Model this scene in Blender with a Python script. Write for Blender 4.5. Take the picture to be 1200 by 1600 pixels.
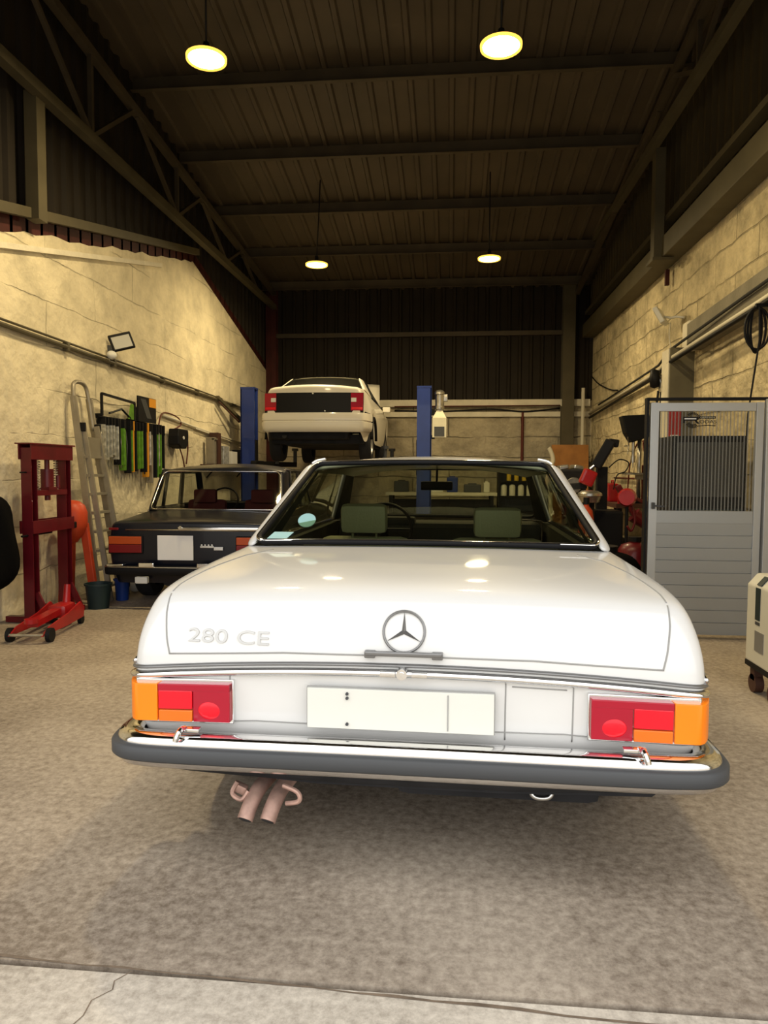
import bpy, bmesh, math, random
from mathutils import Vector, Matrix, Euler
from mathutils.bvhtree import BVHTree
random.seed(7)
PI = math.pi
R = math.radians
for o in list(bpy.data.objects):
    bpy.data.objects.remove(o)
S = bpy.context.scene
C = S.collection

# ------------------------------------------------------------------ camera
cam_d = bpy.data.cameras.new('camera')
cam_d.sensor_fit = 'HORIZONTAL'
cam_d.sensor_width = 36.0
cam_d.lens = 36.0 * 1110 / 1200
cam_d.clip_start = 0.05
cam_d.clip_end = 200
cam = bpy.data.objects.new('camera', cam_d)
C.objects.link(cam)
_y, _p, _r = R(5.4), R(3.35), R(0.25)
_f = Vector((-math.sin(_y) * math.cos(_p), math.cos(_y) * math.cos(_p), -math.sin(_p)))
_R = Vector((math.cos(_y), math.sin(_y), 0))
_U = _R.cross(_f)
_R2 = _R * math.cos(_r) + _U * math.sin(_r)
_U2 = -_R * math.sin(_r) + _U * math.cos(_r)
m = Matrix((_R2, _U2, -_f)).transposed().to_4x4()
m.translation = Vector((0, 0, 1.33))
cam.matrix_world = m
S.camera = cam

# ------------------------------------------------------------------ world, exposure, lights
S.view_settings.view_transform = 'Standard'
S.view_settings.look = 'None'
S.view_settings.exposure = 0.0
S.view_settings.gamma = 1.0
S.view_settings.use_curve_mapping = False
SKY = 2.6
LAMP_W = 100.0
LAMP_COL = (1.0, 0.78, 0.42)
w = bpy.data.worlds.new('overcast_sky')
S.world = w
w.use_nodes = True
nt = w.node_tree
nt.nodes.clear()
wo = nt.nodes.new('ShaderNodeOutputWorld')
bg = nt.nodes.new('ShaderNodeBackground')
tc = nt.nodes.new('ShaderNodeTexCoord')
sx = nt.nodes.new('ShaderNodeSeparateXYZ')
rp = nt.nodes.new('ShaderNodeValToRGB')
rp.color_ramp.elements[0].position = 0.48
rp.color_ramp.elements[0].color = (0.20, 0.20, 0.19, 1)
rp.color_ramp.elements[1].position = 0.53
rp.color_ramp.elements[1].color = (0.86, 0.85, 0.83, 1)
e = rp.color_ramp.elements.new(1.0)
e.color = (1.0, 0.985, 0.96, 1)
mp = nt.nodes.new('ShaderNodeMapRange')
mp.inputs[1].default_value = -1
mp.inputs[2].default_value = 1
nt.links.new(tc.outputs['Generated'], sx.inputs[0])
nt.links.new(sx.outputs[2], mp.inputs[0])
nt.links.new(mp.outputs[0], rp.inputs[0])
nt.links.new(rp.outputs[0], bg.inputs[0])
bg.inputs[1].default_value = SKY
nt.links.new(bg.outputs[0], wo.inputs[0])

# ------------------------------------------------------------------ materials
def new_mat(name):
    mt = bpy.data.materials.new(name)
    mt.use_nodes = True
    return mt, mt.node_tree, mt.node_tree.nodes['Principled BSDF']

def mat(name, col, rough=0.5, metal=0.0, coat=0.0, var=0.0, scale=8.0, bump=0.0, bscale=None, spec=0.3, emit=None, es=0.0):
    mt, n, b = new_mat(name)
    b.inputs['Base Color'].default_value = (*col, 1)
    b.inputs['Roughness'].default_value = rough
    b.inputs['Metallic'].default_value = metal
    b.inputs['Coat Weight'].default_value = coat
    b.inputs['Coat Roughness'].default_value = 0.05
    b.inputs['Specular IOR Level'].default_value = spec
    if emit:
        b.inputs['Emission Color'].default_value = (*emit, 1)
        b.inputs['Emission Strength'].default_value = es
    if var or bump:
        tco = n.nodes.new('ShaderNodeTexCoord')
        no = n.nodes.new('ShaderNodeTexNoise')
        no.inputs['Scale'].default_value = scale
        no.inputs['Detail'].default_value = 6
        n.links.new(tco.outputs['Object'], no.inputs['Vector'])
        if var:
            cr = n.nodes.new('ShaderNodeValToRGB')
            cr.color_ramp.elements[0].position = 0.3
            cr.color_ramp.elements[1].position = 0.7
            cr.color_ramp.elements[0].color = (*[c * (1 - var) for c in col], 1)
            cr.color_ramp.elements[1].color = (*[min(1, c * (1 + var)) for c in col], 1)
            n.links.new(no.outputs['Fac'], cr.inputs[0])
            n.links.new(cr.outputs[0], b.inputs['Base Color'])
        if bump:
            n2 = n.nodes.new('ShaderNodeTexNoise')
            n2.inputs['Scale'].default_value = bscale or scale * 4
            n2.inputs['Detail'].default_value = 5
            n.links.new(tco.outputs['Object'], n2.inputs['Vector'])
            bp = n.nodes.new('ShaderNodeBump')
            bp.inputs['Strength'].default_value = bump
            bp.inputs['Distance'].default_value = 0.02
            n.links.new(n2.outputs['Fac'], bp.inputs['Height'])
            n.links.new(bp.outputs[0], b.inputs['Normal'])
    return mt

def glass(name, tint, gl=0.12, rough=0.02):
    mt = bpy.data.materials.new(name)
    mt.use_nodes = True
    n = mt.node_tree
    n.nodes.clear()
    out = n.nodes.new('ShaderNodeOutputMaterial')
    tr = n.nodes.new('ShaderNodeBsdfTransparent')
    tr.inputs[0].default_value = (*tint, 1)
    g = n.nodes.new('ShaderNodeBsdfGlossy')
    g.inputs['Color'].default_value = (0.9, 0.95, 0.92, 1)
    g.inputs['Roughness'].default_value = rough
    fr = n.nodes.new('ShaderNodeFresnel')
    gb = n.nodes.new('ShaderNodeNewGeometry')
    ib = n.nodes.new('ShaderNodeMath')
    ib.operation = 'MULTIPLY_ADD'
    ib.inputs[1].default_value = 1 / 1.45 - 1.45
    ib.inputs[2].default_value = 1.45
    n.links.new(gb.outputs['Backfacing'], ib.inputs[0])
    n.links.new(ib.outputs[0], fr.inputs[0])
    ad = n.nodes.new('ShaderNodeMath')
    ad.operation = 'ADD'
    ad.use_clamp = True
    ad.inputs[1].default_value = gl - 0.04
    mx = n.nodes.new('ShaderNodeMixShader')
    n.links.new(fr.outputs[0], ad.inputs[0])
    n.links.new(ad.outputs[0], mx.inputs[0])
    n.links.new(tr.outputs[0], mx.inputs[1])
    n.links.new(g.outputs[0], mx.inputs[2])
    n.links.new(mx.outputs[0], out.inputs[0])
    return mt

def wall_mat(name, col, axis='YZ', bw=1.5, bh=0.42, rough_amt=0.5, mortar=0.55, shift=0.0, j0=0.42, j1=0.62, ms=0.008):
    """lime-washed rough block wall: wavy courses, cracks, dirt patches"""
    mt, n, b = new_mat(name)
    b.inputs['Roughness'].default_value = 0.9
    L = n.links.new
    geo = n.nodes.new('ShaderNodeNewGeometry')
    sp = n.nodes.new('ShaderNodeSeparateXYZ')
    L(geo.outputs['Position'], sp.inputs[0])
    cb = n.nodes.new('ShaderNodeCombineXYZ')
    L(sp.outputs['Y' if axis[0] == 'Y' else 'X'], cb.inputs[0])
    L(sp.outputs['Z'], cb.inputs[1])
    cb.inputs[2].default_value = shift
    nw = n.nodes.new('ShaderNodeTexNoise')
    nw.inputs['Scale'].default_value = 1.7
    nw.inputs['Detail'].default_value = 5
    L(cb.outputs[0], nw.inputs['Vector'])
    mxv = n.nodes.new('ShaderNodeVectorMath')
    mxv.operation = 'MULTIPLY_ADD'
    mxv.inputs[1].default_value = (0.10, 0.13, 0)
    L(nw.outputs['Color'], mxv.inputs[0])
    L(cb.outputs[0], mxv.inputs[2])
    br = n.nodes.new('ShaderNodeTexBrick')
    br.inputs['Scale'].default_value = 1
    br.inputs['Brick Width'].default_value = bw
    br.inputs['Row Height'].default_value = bh
    br.inputs['Mortar Size'].default_value = ms
    br.inputs['Mortar Smooth'].default_value = 0.6
    br.inputs['Color1'].default_value = (1, 1, 1, 1)
    br.inputs['Color2'].default_value = (0.93, 0.93, 0.93, 1)
    br.inputs['Mortar'].default_value = (0, 0, 0, 1)
    L(mxv.outputs[0], br.inputs['Vector'])
    # break the joints up so they fade in and out
    n3 = n.nodes.new('ShaderNodeTexNoise')
    n3.inputs['Scale'].default_value = 1.1
    n3.inputs['Detail'].default_value = 3
    L(cb.outputs[0], n3.inputs['Vector'])
    r3 = n.nodes.new('ShaderNodeMapRange')
    r3.inputs[1].default_value = j0
    r3.inputs[2].default_value = j1
    L(n3.outputs['Fac'], r3.inputs[0])
    jm = n.nodes.new('ShaderNodeMath')
    jm.operation = 'MULTIPLY'
    L(br.outputs['Fac'], jm.inputs[0])
    L(r3.outputs[0], jm.inputs[1])
    n4 = n.nodes.new('ShaderNodeTexNoise')
    n4.inputs['Scale'].default_value = 2.3
    n4.inputs['Detail'].default_value = 8
    n4.inputs['Roughness'].default_value = 0.65
    L(cb.outputs[0], n4.inputs['Vector'])
    cr = n.nodes.new('ShaderNodeValToRGB')
    cr.color_ramp.elements[0].position = 0.3
    cr.color_ramp.elements[0].color = (*[c * (0.80 - 0.30 * rough_amt) for c in col], 1)
    cr.color_ramp.elements[1].position = 0.60
    cr.color_ramp.elements[1].color = (*col, 1)
    L(n4.outputs['Fac'], cr.inputs[0])
    mc = n.nodes.new('ShaderNodeMix')
    mc.data_type = 'RGBA'
    L(jm.outputs[0], mc.inputs[0])
    L(cr.outputs[0], mc.inputs[6])
    mc.inputs[7].default_value = (*[c * mortar for c in col], 1)
    L(mc.outputs[2], b.inputs['Base Color'])
    n5 = n.nodes.new('ShaderNodeTexNoise')
    n5.inputs['Scale'].default_value = 9
    n5.inputs['Detail'].default_value = 8
    L(cb.outputs[0], n5.inputs['Vector'])
    hs = n.nodes.new('ShaderNodeMath')
    hs.operation = 'MULTIPLY_ADD'
    L(jm.outputs[0], hs.inputs[0])
    hs.inputs[1].default_value = -0.8
    L(n5.outputs['Fac'], hs.inputs[2])
    bp = n.nodes.new('ShaderNodeBump')
    bp.inputs['Strength'].default_value = min(1, 0.55 + 0.4 * rough_amt)
    bp.inputs['Distance'].default_value = 0.03 * (0.6 + rough_amt)
    L(hs.outputs[0], bp.inputs['Height'])
    L(bp.outputs[0], b.inputs['Normal'])
    return mt

def floor_mat(name, c1, c2, scale):
    mt, n, b = new_mat(name)
    L = n.links.new
    geo = n.nodes.new('ShaderNodeNewGeometry')
    a = n.nodes.new('ShaderNodeTexNoise')
    a.inputs['Scale'].default_value = 0.8
    a.inputs['Detail'].default_value = 5
    L(geo.outputs['Position'], a.inputs['Vector'])
    d = n.nodes.new('ShaderNodeTexNoise')
    d.inputs['Scale'].default_value = scale
    d.inputs['Detail'].default_value = 9
    d.inputs['Roughness'].default_value = 0.75
    L(geo.outputs['Position'], d.inputs['Vector'])
    mm = n.nodes.new('ShaderNodeMath')
    mm.operation = 'MULTIPLY_ADD'
    L(a.outputs['Fac'], mm.inputs[0])
    mm.inputs[1].default_value = 0.45
    s2 = n.nodes.new('ShaderNodeMath')
    s2.operation = 'MULTIPLY'
    s2.inputs[1].default_value = 0.55
    L(d.outputs['Fac'], s2.inputs[0])
    L(s2.outputs[0], mm.inputs[2])
    cr = n.nodes.new('ShaderNodeValToRGB')
    cr.color_ramp.elements[0].position = 0.40
    cr.color_ramp.elements[0].color = (*c1, 1)
    cr.color_ramp.elements[1].position = 0.60
    cr.color_ramp.elements[1].color = (*c2, 1)
    L(mm.outputs[0], cr.inputs[0])
    L(cr.outputs[0], b.inputs['Base Color'])
    b.inputs['Roughness'].default_value = 0.62
    b.inputs['Specular IOR Level'].default_value = 0.35
    bp = n.nodes.new('ShaderNodeBump')
    bp.inputs['Strength'].default_value = 0.35
    bp.inputs['Distance'].default_value = 0.004
    L(d.outputs['Fac'], bp.inputs['Height'])
    L(bp.outputs[0], b.inputs['Normal'])
    return mt

M = {}
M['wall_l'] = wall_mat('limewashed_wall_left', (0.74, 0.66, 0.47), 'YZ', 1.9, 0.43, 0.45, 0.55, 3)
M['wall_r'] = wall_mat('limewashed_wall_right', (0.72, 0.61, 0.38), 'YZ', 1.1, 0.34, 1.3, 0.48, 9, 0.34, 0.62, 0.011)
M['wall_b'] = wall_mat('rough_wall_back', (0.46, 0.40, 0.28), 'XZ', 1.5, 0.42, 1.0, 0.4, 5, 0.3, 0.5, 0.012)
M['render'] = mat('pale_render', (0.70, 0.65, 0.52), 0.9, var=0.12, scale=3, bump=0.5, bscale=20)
M['grey_conc'] = mat('grey_concrete', (0.22, 0.20, 0.15), 0.9, var=0.15, scale=4, bump=0.4, bscale=30)
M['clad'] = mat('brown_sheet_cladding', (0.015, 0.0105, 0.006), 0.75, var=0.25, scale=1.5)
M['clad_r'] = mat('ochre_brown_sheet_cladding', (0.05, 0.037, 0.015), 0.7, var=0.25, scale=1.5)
M['pillar'] = mat('shaded_pillar', (0.13, 0.115, 0.075), 0.9, var=0.15, scale=4)  # shade on the pillar's front face is put into this darker grey
M['roof'] = mat('grey_brown_roof_sheet', (0.068, 0.052, 0.034), 0.6, var=0.2, scale=1.2)
M['steel'] = mat('dull_painted_steel', (0.062, 0.048, 0.029), 0.6, var=0.2, scale=3)
M['steel_l'] = mat('pale_painted_steel', (0.08, 0.067, 0.038), 0.6, var=0.15, scale=3)
M['rust_red'] = mat('red_oxide_steel', (0.05, 0.009, 0.007), 0.7, var=0.3, scale=4)
M['floor'] = floor_mat('worn_concrete', (0.16, 0.125, 0.093), (0.44, 0.375, 0.30), 30)
M['apron'] = floor_mat('pale_concrete', (0.31, 0.27, 0.22), (0.64, 0.58, 0.49), 34)
M['crack'] = mat('crack_dirt', (0.16, 0.12, 0.085), 0.95, var=0.3, scale=20)
M['white_paint'] = mat('white_car_paint', (0.66, 0.66, 0.648), 0.5, coat=0.9)
M['cream_paint'] = mat('cream_white_car_paint', (0.74, 0.70, 0.60), 0.35, coat=0.4)
M['black_paint'] = mat('navy_black_car_paint', (0.004, 0.005, 0.011), 0.3, coat=0.15)
M['chrome'] = mat('chrome', (0.78, 0.78, 0.78), 0.10, 1.0)
M['chrome_dull'] = mat('brushed_chrome', (0.6, 0.6, 0.58), 0.28, 1.0)
M['badge_pale'] = mat('pale_badge_chrome', (0.46, 0.46, 0.45), 0.35, 0.5)
M['badge'] = mat('badge_chrome', (0.20, 0.20, 0.20), 0.3, 0.7)  # chrome with its dark sky reflections put into the colour
M['seam'] = mat('panel_gap', (0.30, 0.30, 0.29), 0.8)
M['gap'] = mat('dark_gap', (0.03, 0.03, 0.03), 0.9)
M['rubber'] = mat('grey_rubber', (0.055, 0.058, 0.062), 0.5)
M['tyre'] = mat('tyre_rubber', (0.018, 0.018, 0.02), 0.8, bump=0.3, scale=20)
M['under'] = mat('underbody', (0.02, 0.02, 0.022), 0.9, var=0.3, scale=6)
M['rim'] = mat('wheel_steel', (0.35, 0.35, 0.35), 0.4, 0.6)
M['dark_red_lens'] = mat('dark_red_lens', (0.36, 0.004, 0.022), 0.2, coat=0.25)
M['bright_red'] = mat('bright_red_reflector', (0.78, 0.004, 0.018), 0.25, coat=0.2)
M['amber'] = mat('amber_lens', (0.92, 0.22, 0.004), 0.25, coat=0.2)
M['amber_dark'] = mat('orange_lens', (0.80, 0.15, 0.01), 0.25, coat=0.2)
M['old_amber'] = mat('aged_amber_lens', (0.42, 0.065, 0.01), 0.3)
M['old_red'] = mat('aged_red_lens', (0.17, 0.006, 0.008), 0.3)
M['glass_green'] = glass('green_tinted_glass', (0.68, 0.71, 0.56), 0.06)
M['glass_clear'] = glass('clear_car_glass', (0.80, 0.82, 0.78), 0.06)
M['glass_dark'] = glass('dusty_car_glass', (0.25, 0.25, 0.22), 0.30, 0.2)
M['plate'] = mat('blank_white_plate', (0.66, 0.66, 0.61), 0.5)
M['paper'] = mat('white_paper', (0.80, 0.80, 0.80), 0.6)
M['olive_leather'] = mat('olive_green_leather', (0.17, 0.175, 0.11), 0.5, bump=0.15, scale=20)
M['interior'] = mat('dark_interior', (0.022, 0.022, 0.018), 0.8)
M['red_cloth'] = mat('dark_red_upholstery', (0.09, 0.015, 0.012), 0.8)
M['black'] = mat('black_plastic', (0.006, 0.006, 0.007), 0.55, spec=0.2)
M['black_soft'] = mat('black_fabric', (0.003, 0.003, 0.0035), 0.95, bump=0.2, scale=6, spec=0.05)
M['press_red'] = mat('dark_red_press_paint', (0.10, 0.004, 0.008), 0.4, var=0.25, scale=5, coat=0.2)
M['jack_red'] = mat('bright_red_jack_paint', (0.34, 0.008, 0.010), 0.35, coat=0.3, var=0.2, scale=6)
M['orange'] = mat('orange_paint', (0.45, 0.05, 0.015), 0.45, var=0.15, scale=6)
M['blue'] = mat('royal_blue_lift_paint', (0.012, 0.03, 0.17), 0.4, coat=0.2, var=0.15, scale=4)
M['blue_tub'] = mat('blue_plastic', (0.01, 0.04, 0.22), 0.4)
M['alu'] = mat('ladder_aluminium', (0.30, 0.27, 0.21), 0.45, 0.5, var=0.1, scale=8)
M['alu_white'] = mat('silver_door_aluminium', (0.50, 0.52, 0.53), 0.38, 0.35)
M['alu_panel'] = mat('silver_grey_door_panel', (0.40, 0.42, 0.43), 0.42, 0.3)
M['olive_drum'] = mat('yellow_green_plastic', (0.26, 0.28, 0.07), 0.5)
M['green_pack'] = mat('green_packaging', (0.10, 0.24, 0.02), 0.35, var=0.35, scale=18)
M['orange_pack'] = mat('orange_packaging', (0.70, 0.30, 0.02), 0.4)
M['clear_pack'] = mat('silver_blister', (0.42, 0.42, 0.38), 0.25, 0.3, var=0.4, scale=20)
M['brown_board'] = mat('brown_board', (0.07, 0.03, 0.02), 0.6)
M['wood'] = mat('ochre_plywood', (0.34, 0.15, 0.04), 0.6, var=0.25, scale=4)
M['cream_cab'] = mat('cream_cabinet', (0.66, 0.64, 0.54), 0.45)
M['cream_box'] = mat('pale_tank', (0.60, 0.57, 0.44), 0.45, var=0.1, scale=6)
M['rust'] = mat('rusty_exhaust', (0.42, 0.27, 0.22), 0.55, 0.5, var=0.4, scale=14)
M['pink_cable'] = mat('brown_cable', (0.10, 0.022, 0.015), 0.6)
M['tray'] = mat('pale_conduit', (0.62, 0.58, 0.46), 0.45)
M['lampglow'] = mat('lamp_diffuser', (1, 1, 1), 0.5, emit=(1.0, 0.86, 0.52), es=22)
M['lampglare'] = mat('lamp_glare', (1, 0.7, 0.2), 0.5, emit=(1.0, 0.58, 0.08), es=1.6)
M['flood_glass'] = mat('grey_flood_glass', (0.45, 0.45, 0.42), 0.2)
M['yellow'] = mat('yellow_plastic', (0.62, 0.42, 0.04), 0.4)
M['white_plastic'] = mat('white_plastic', (0.7, 0.7, 0.66), 0.4)
M['sticker'] = mat('pale_blue_sticker', (0.32, 0.55, 0.56), 0.5)
M['olive_dark'] = mat('dark_green_bucket', (0.012, 0.026, 0.028), 0.5)
M['silver_clutter'] = mat('bare_metal', (0.45, 0.43, 0.38), 0.3, 0.9, var=0.3, scale=10)

# ribbed translucent door glazing (vertical reeds)
mt = bpy.data.materials.new('reeded_glazing')
mt.use_nodes = True
n = mt.node_tree
n.nodes.clear()
out = n.nodes.new('ShaderNodeOutputMaterial')
tr = n.nodes.new('ShaderNodeBsdfTransparent')
tr.inputs[0].default_value = (0.80, 0.80, 0.76, 1)
gl = n.nodes.new('ShaderNodeBsdfPrincipled')
gl.inputs['Base Color'].default_value = (0.30, 0.30, 0.28, 1)
gl.inputs['Roughness'].default_value = 0.12
mx = n.nodes.new('ShaderNodeMixShader')
tcr = n.nodes.new('ShaderNodeTexCoord')
sxr = n.nodes.new('ShaderNodeSeparateXYZ')
n.links.new(tcr.outputs['Object'], sxr.inputs[0])
m1 = n.nodes.new('ShaderNodeMath'); m1.operation = 'MULTIPLY'; m1.inputs[1].default_value = 2 * PI / 0.0265
n.links.new(sxr.outputs[0], m1.inputs[0])
m2 = n.nodes.new('ShaderNodeMath'); m2.operation = 'SINE'
n.links.new(m1.outputs[0], m2.inputs[0])
m3 = n.nodes.new('ShaderNodeMapRange'); m3.inputs[1].default_value = 0.0; m3.inputs[2].default_value = 0.9; m3.inputs[3].default_value = 0.05; m3.inputs[4].default_value = 0.60
n.links.new(m2.outputs[0], m3.inputs[0])
n.links.new(m3.outputs[0], mx.inputs[0])
n.links.new(tr.outputs[0], mx.inputs[1])
n.links.new(gl.outputs[0], mx.inputs[2])
n.links.new(mx.outputs[0], out.inputs[0])
M['reeded'] = mt

# ------------------------------------------------------------------ mesh helpers
class MB:
    def __init__(s):
        s.bm = bmesh.new()
    def box(s, c, d, rot=None, bev=0.0):
        mtx = Matrix.Translation(Vector(c))
        if rot is not None:
            mtx = mtx @ (Euler(rot).to_matrix().to_4x4() if not isinstance(rot, Matrix) else rot.to_4x4())
        mtx = mtx @ Matrix.Diagonal((d[0], d[1], d[2], 1))
        r = bmesh.ops.create_cube(s.bm, size=1, matrix=mtx)
        if bev > 0:
            es = set()
            for v in r['verts']:
                es.update(v.link_edges)
            bmesh.ops.bevel(s.bm, geom=list(es), offset=bev, segments=2, affect='EDGES', profile=0.6)
        return s
    def bar(s, a, b, wd, ht=None, up=(0, 0, 1), bev=0.0):
        a = Vector(a); b = Vector(b)
        ht = ht or wd
        d = b - a
        L = d.length
        z = d.normalized()
        u = Vector(up)
        if abs(z.dot(u)) > 0.98:
            u = Vector((0, 1, 0))
        x = u.cross(z).normalized()
        y = z.cross(x)
        rm = Matrix((x, y, z)).transposed()
        return s.box((a + b) / 2, (wd, ht, L), rm, bev)
    def cyl(s, a, b, r0, r1=None, seg=20, cap=True):
        a = Vector(a); b = Vector(b)
        r1 = r0 if r1 is None else r1
        d = b - a
        q = Vector((0, 0, 1)).rotation_difference(d.normalized()).to_matrix().to_4x4()
        bmesh.ops.create_cone(s.bm, cap_ends=cap, segments=seg, radius1=max(r0, 1e-4), radius2=max(r1, 1e-4), depth=d.length,
                              matrix=Matrix.Translation((a + b) / 2) @ q)
        return s
    def sph(s, c, r, sc=(1, 1, 1), seg=20):
        bmesh.ops.create_uvsphere(s.bm, u_segments=seg, v_segments=seg // 2, radius=r,
                                  matrix=Matrix.Translation(Vector(c)) @ Matrix.Diagonal((*sc, 1)))
        return s
    def tube(s, pts, r, seg=8, closed=False):
        pts = [Vector(p) for p in pts]
        nP = len(pts)
        rings = []
        up = Vector((0, 0, 1))
        prev = None
        for i, p in enumerate(pts):
            if closed:
                t = (pts[(i + 1) % nP] - pts[i - 1]).normalized()
            else:
                t = (pts[min(i + 1, nP - 1)] - pts[max(i - 1, 0)]).normalized()
            if prev is None:
                x = t.orthogonal().normalized()
            else:
                x = (prev - t * prev.dot(t)).normalized()
            prev = x
            y = t.cross(x)
            rr = r[i] if isinstance(r, (list, tuple)) else r
            rings.append([s.bm.verts.new(p + (x * math.cos(2 * PI * k / seg) + y * math.sin(2 * PI * k / seg)) * rr) for k in range(seg)])
        for i in range(nP if closed else nP - 1):
            A = rings[i]; B = rings[(i + 1) % nP]
            for k in range(seg):
                s.bm.faces.new((A[k], A[(k + 1) % seg], B[(k + 1) % seg], B[k]))
        if not closed:
            s.bm.faces.new(rings[0][::-1])
            s.bm.faces.new(rings[-1])
        return s
    def lathe(s, prof, c=(0, 0, 0), axis=(0, 0, 1), seg=28):
        q = Vector((0, 0, 1)).rotation_difference(Vector(axis).normalized()).to_matrix()
        c = Vector(c)
        rings = []
        for (r, z) in prof:
            rings.append([s.bm.verts.new(c + q @ Vector((r * math.cos(2 * PI * k / seg), r * math.sin(2 * PI * k / seg), z))) for k in range(seg)])
        for A, B in zip(rings, rings[1:]):
            for k in range(seg):
                s.bm.faces.new((A[k], A[(k + 1) % seg], B[(k + 1) % seg], B[k]))
        return s
    def grid(s, rows, closed=False):
        vs = [[s.bm.verts.new(Vector(p)) for p in r] for r in rows]
        for A, B in zip(vs, vs[1:]):
            nn = len(A)
            for k in range(nn if closed else nn - 1):
                s.bm.faces.new((A[k], A[(k + 1) % nn], B[(k + 1) % nn], B[k]))
        return s
    def prism(s, poly, off):
        """poly: planar 3d points, off: extrusion vector"""
        off = Vector(off)
        a = [s.bm.verts.new(Vector(p)) for p in poly]
        b = [s.bm.verts.new(Vector(p) + off) for p in poly]
        nn = len(a)
        s.bm.faces.new(a)
        s.bm.faces.new(b[::-1])
        for k in range(nn):
            s.bm.faces.new((a[k], b[k], b[(k + 1) % nn], a[(k + 1) % nn]))
        return s
    def obj(s, name, m, parent=None, smooth=False, weld=0.0, sub=0, solid=0.0, bevel=0.0, angle=None):
        if weld:
            bmesh.ops.remove_doubles(s.bm, verts=s.bm.verts, dist=weld)
        bmesh.ops.recalc_face_normals(s.bm, faces=s.bm.faces)
        me = bpy.data.meshes.new(name)
        s.bm.to_mesh(me)
        s.bm.free()
        if smooth or sub:
            for p in me.polygons:
                p.use_smooth = True
            if angle:
                me.set_sharp_from_angle(angle=R(angle))
        me.materials.append(M[m] if isinstance(m, str) else m)
        o = bpy.data.objects.new(name, me)
        C.objects.link(o)
        if parent is not None:
            o.parent = parent
        if solid:
            md = o.modifiers.new('solid', 'SOLIDIFY')
            md.thickness = solid
            md.offset = -1
        if sub:
            md = o.modifiers.new('sub', 'SUBSURF')
            md.levels = sub
            md.render_levels = sub
        if bevel:
            md = o.modifiers.new('bev', 'BEVEL')
            md.width = bevel
            md.segments = 2
            md.limit_method = 'ANGLE'
        return o

def thing(name, label, cat, loc=(0, 0, 0), rotz=0, group=None):
    o = bpy.data.objects.new(name, None)
    o.empty_display_size = 0.1
    C.objects.link(o)
    o.location = loc
    o.rotation_euler = (0, 0, rotz)
    o['label'] = label
    o['category'] = cat
    if group:
        o['group'] = group
    return o

def tag(o, label, cat, group=None):
    o['label'] = label
    o['category'] = cat
    if group:
        o['group'] = group
    return o

def struct(o):
    o['kind'] = 'structure'
    return o

TRIM = [0]
def trim(mb, m, **k):
    TRIM[0] += 1
    return struct(mb.obj('trim_%d' % TRIM[0], m, **k))

def text_mesh(name, body, size, m, parent, mtx, depth=0.001, sx=1.0):
    cu = bpy.data.curves.new('t', 'FONT')
    cu.body = body
    cu.size = size
    cu.extrude = depth
    cu.align_x = 'CENTER'
    cu.align_y = 'CENTER'
    tmp = bpy.data.objects.new('t', cu)
    C.objects.link(tmp)
    bpy.context.view_layer.update()
    dg = bpy.context.evaluated_depsgraph_get()
    me = bpy.data.meshes.new_from_object(tmp.evaluated_get(dg))
    bpy.data.objects.remove(tmp)
    me.transform(Matrix.Diagonal((sx, 1, 1, 1)))
    me.transform(mtx)
    me.materials.clear()
    me.materials.append(M[m])
    o = bpy.data.objects.new(name, me)
    C.objects.link(o)
    o.parent = parent
    return o

def face_back(x, y, z, tilt=0.0, roll=0.0):
    """matrix: text upright in XZ plane, readable from -Y"""
    return Matrix.Translation((x, y, z)) @ Euler((PI / 2 + tilt, roll, 0)).to_matrix().to_4x4()

def smoothpts(P, n=8):
    """Catmull-Rom through points"""
    P = [Vector(p) for p in P]
    out = []
    for i in range(len(P) - 1):
        p0 = P[max(i - 1, 0)]; p1 = P[i]; p2 = P[i + 1]; p3 = P[min(i + 2, len(P) - 1)]
        for k in range(n):
            t = k / n
            out.append(0.5 * ((2 * p1) + (p2 - p0) * t + (2 * p0 - 5 * p1 + 4 * p2 - p3) * t * t + (3 * p1 - p0 - 3 * p2 + p3) * t ** 3))
    out.append(P[-1])
    return out

# ------------------------------------------------------------------ room shell
XL, XR, YB = -3.90, 2.85, 15.0
def roofz(y):
    return 5.13 + 0.152 * (YB - y)

# floor, and the paler slab outside the threshold
mb = MB(); mb.box((-0.5, 8.4, -0.1), (7.6, 13.3, 0.2)); struct(mb.obj('floor', 'floor'))
mb = MB(); mb.box((0, -8.0, -0.1), (30, 19.46, 0.2)); struct(mb.obj('floor_apron', 'apron'))
# crack along the joint + small crack
random.seed(3)
pts = []
for i in range(60):
    x = -3.6 + 6.2 * i / 59
    pts.append((x, 1.762 - 0.042 * (x + 1.2) + random.uniform(-0.004, 0.004), 0.001))
mb = MB()
rows = [[], []]
for p in pts:
    wd = random.uniform(0.002, 0.006)
    rows[0].append((p[0], p[1] - wd, 0.0015)); rows[1].append((p[0], p[1] + wd, 0.0015))
mb.grid(rows)
trim(mb, 'crack')
mb = MB()
pts = [(-0.83, 1.74), (-0.86, 1.70), (-0.85, 1.67), (-0.885, 1.63), (-0.88, 1.58), (-0.90, 1.52)]
mb.grid([[(p[0] - 0.0015, p[1], 0.0015) for p in pts], [(p[0] + 0.0015, p[1], 0.0015) for p in pts]])
trim(mb, 'crack')

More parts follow.
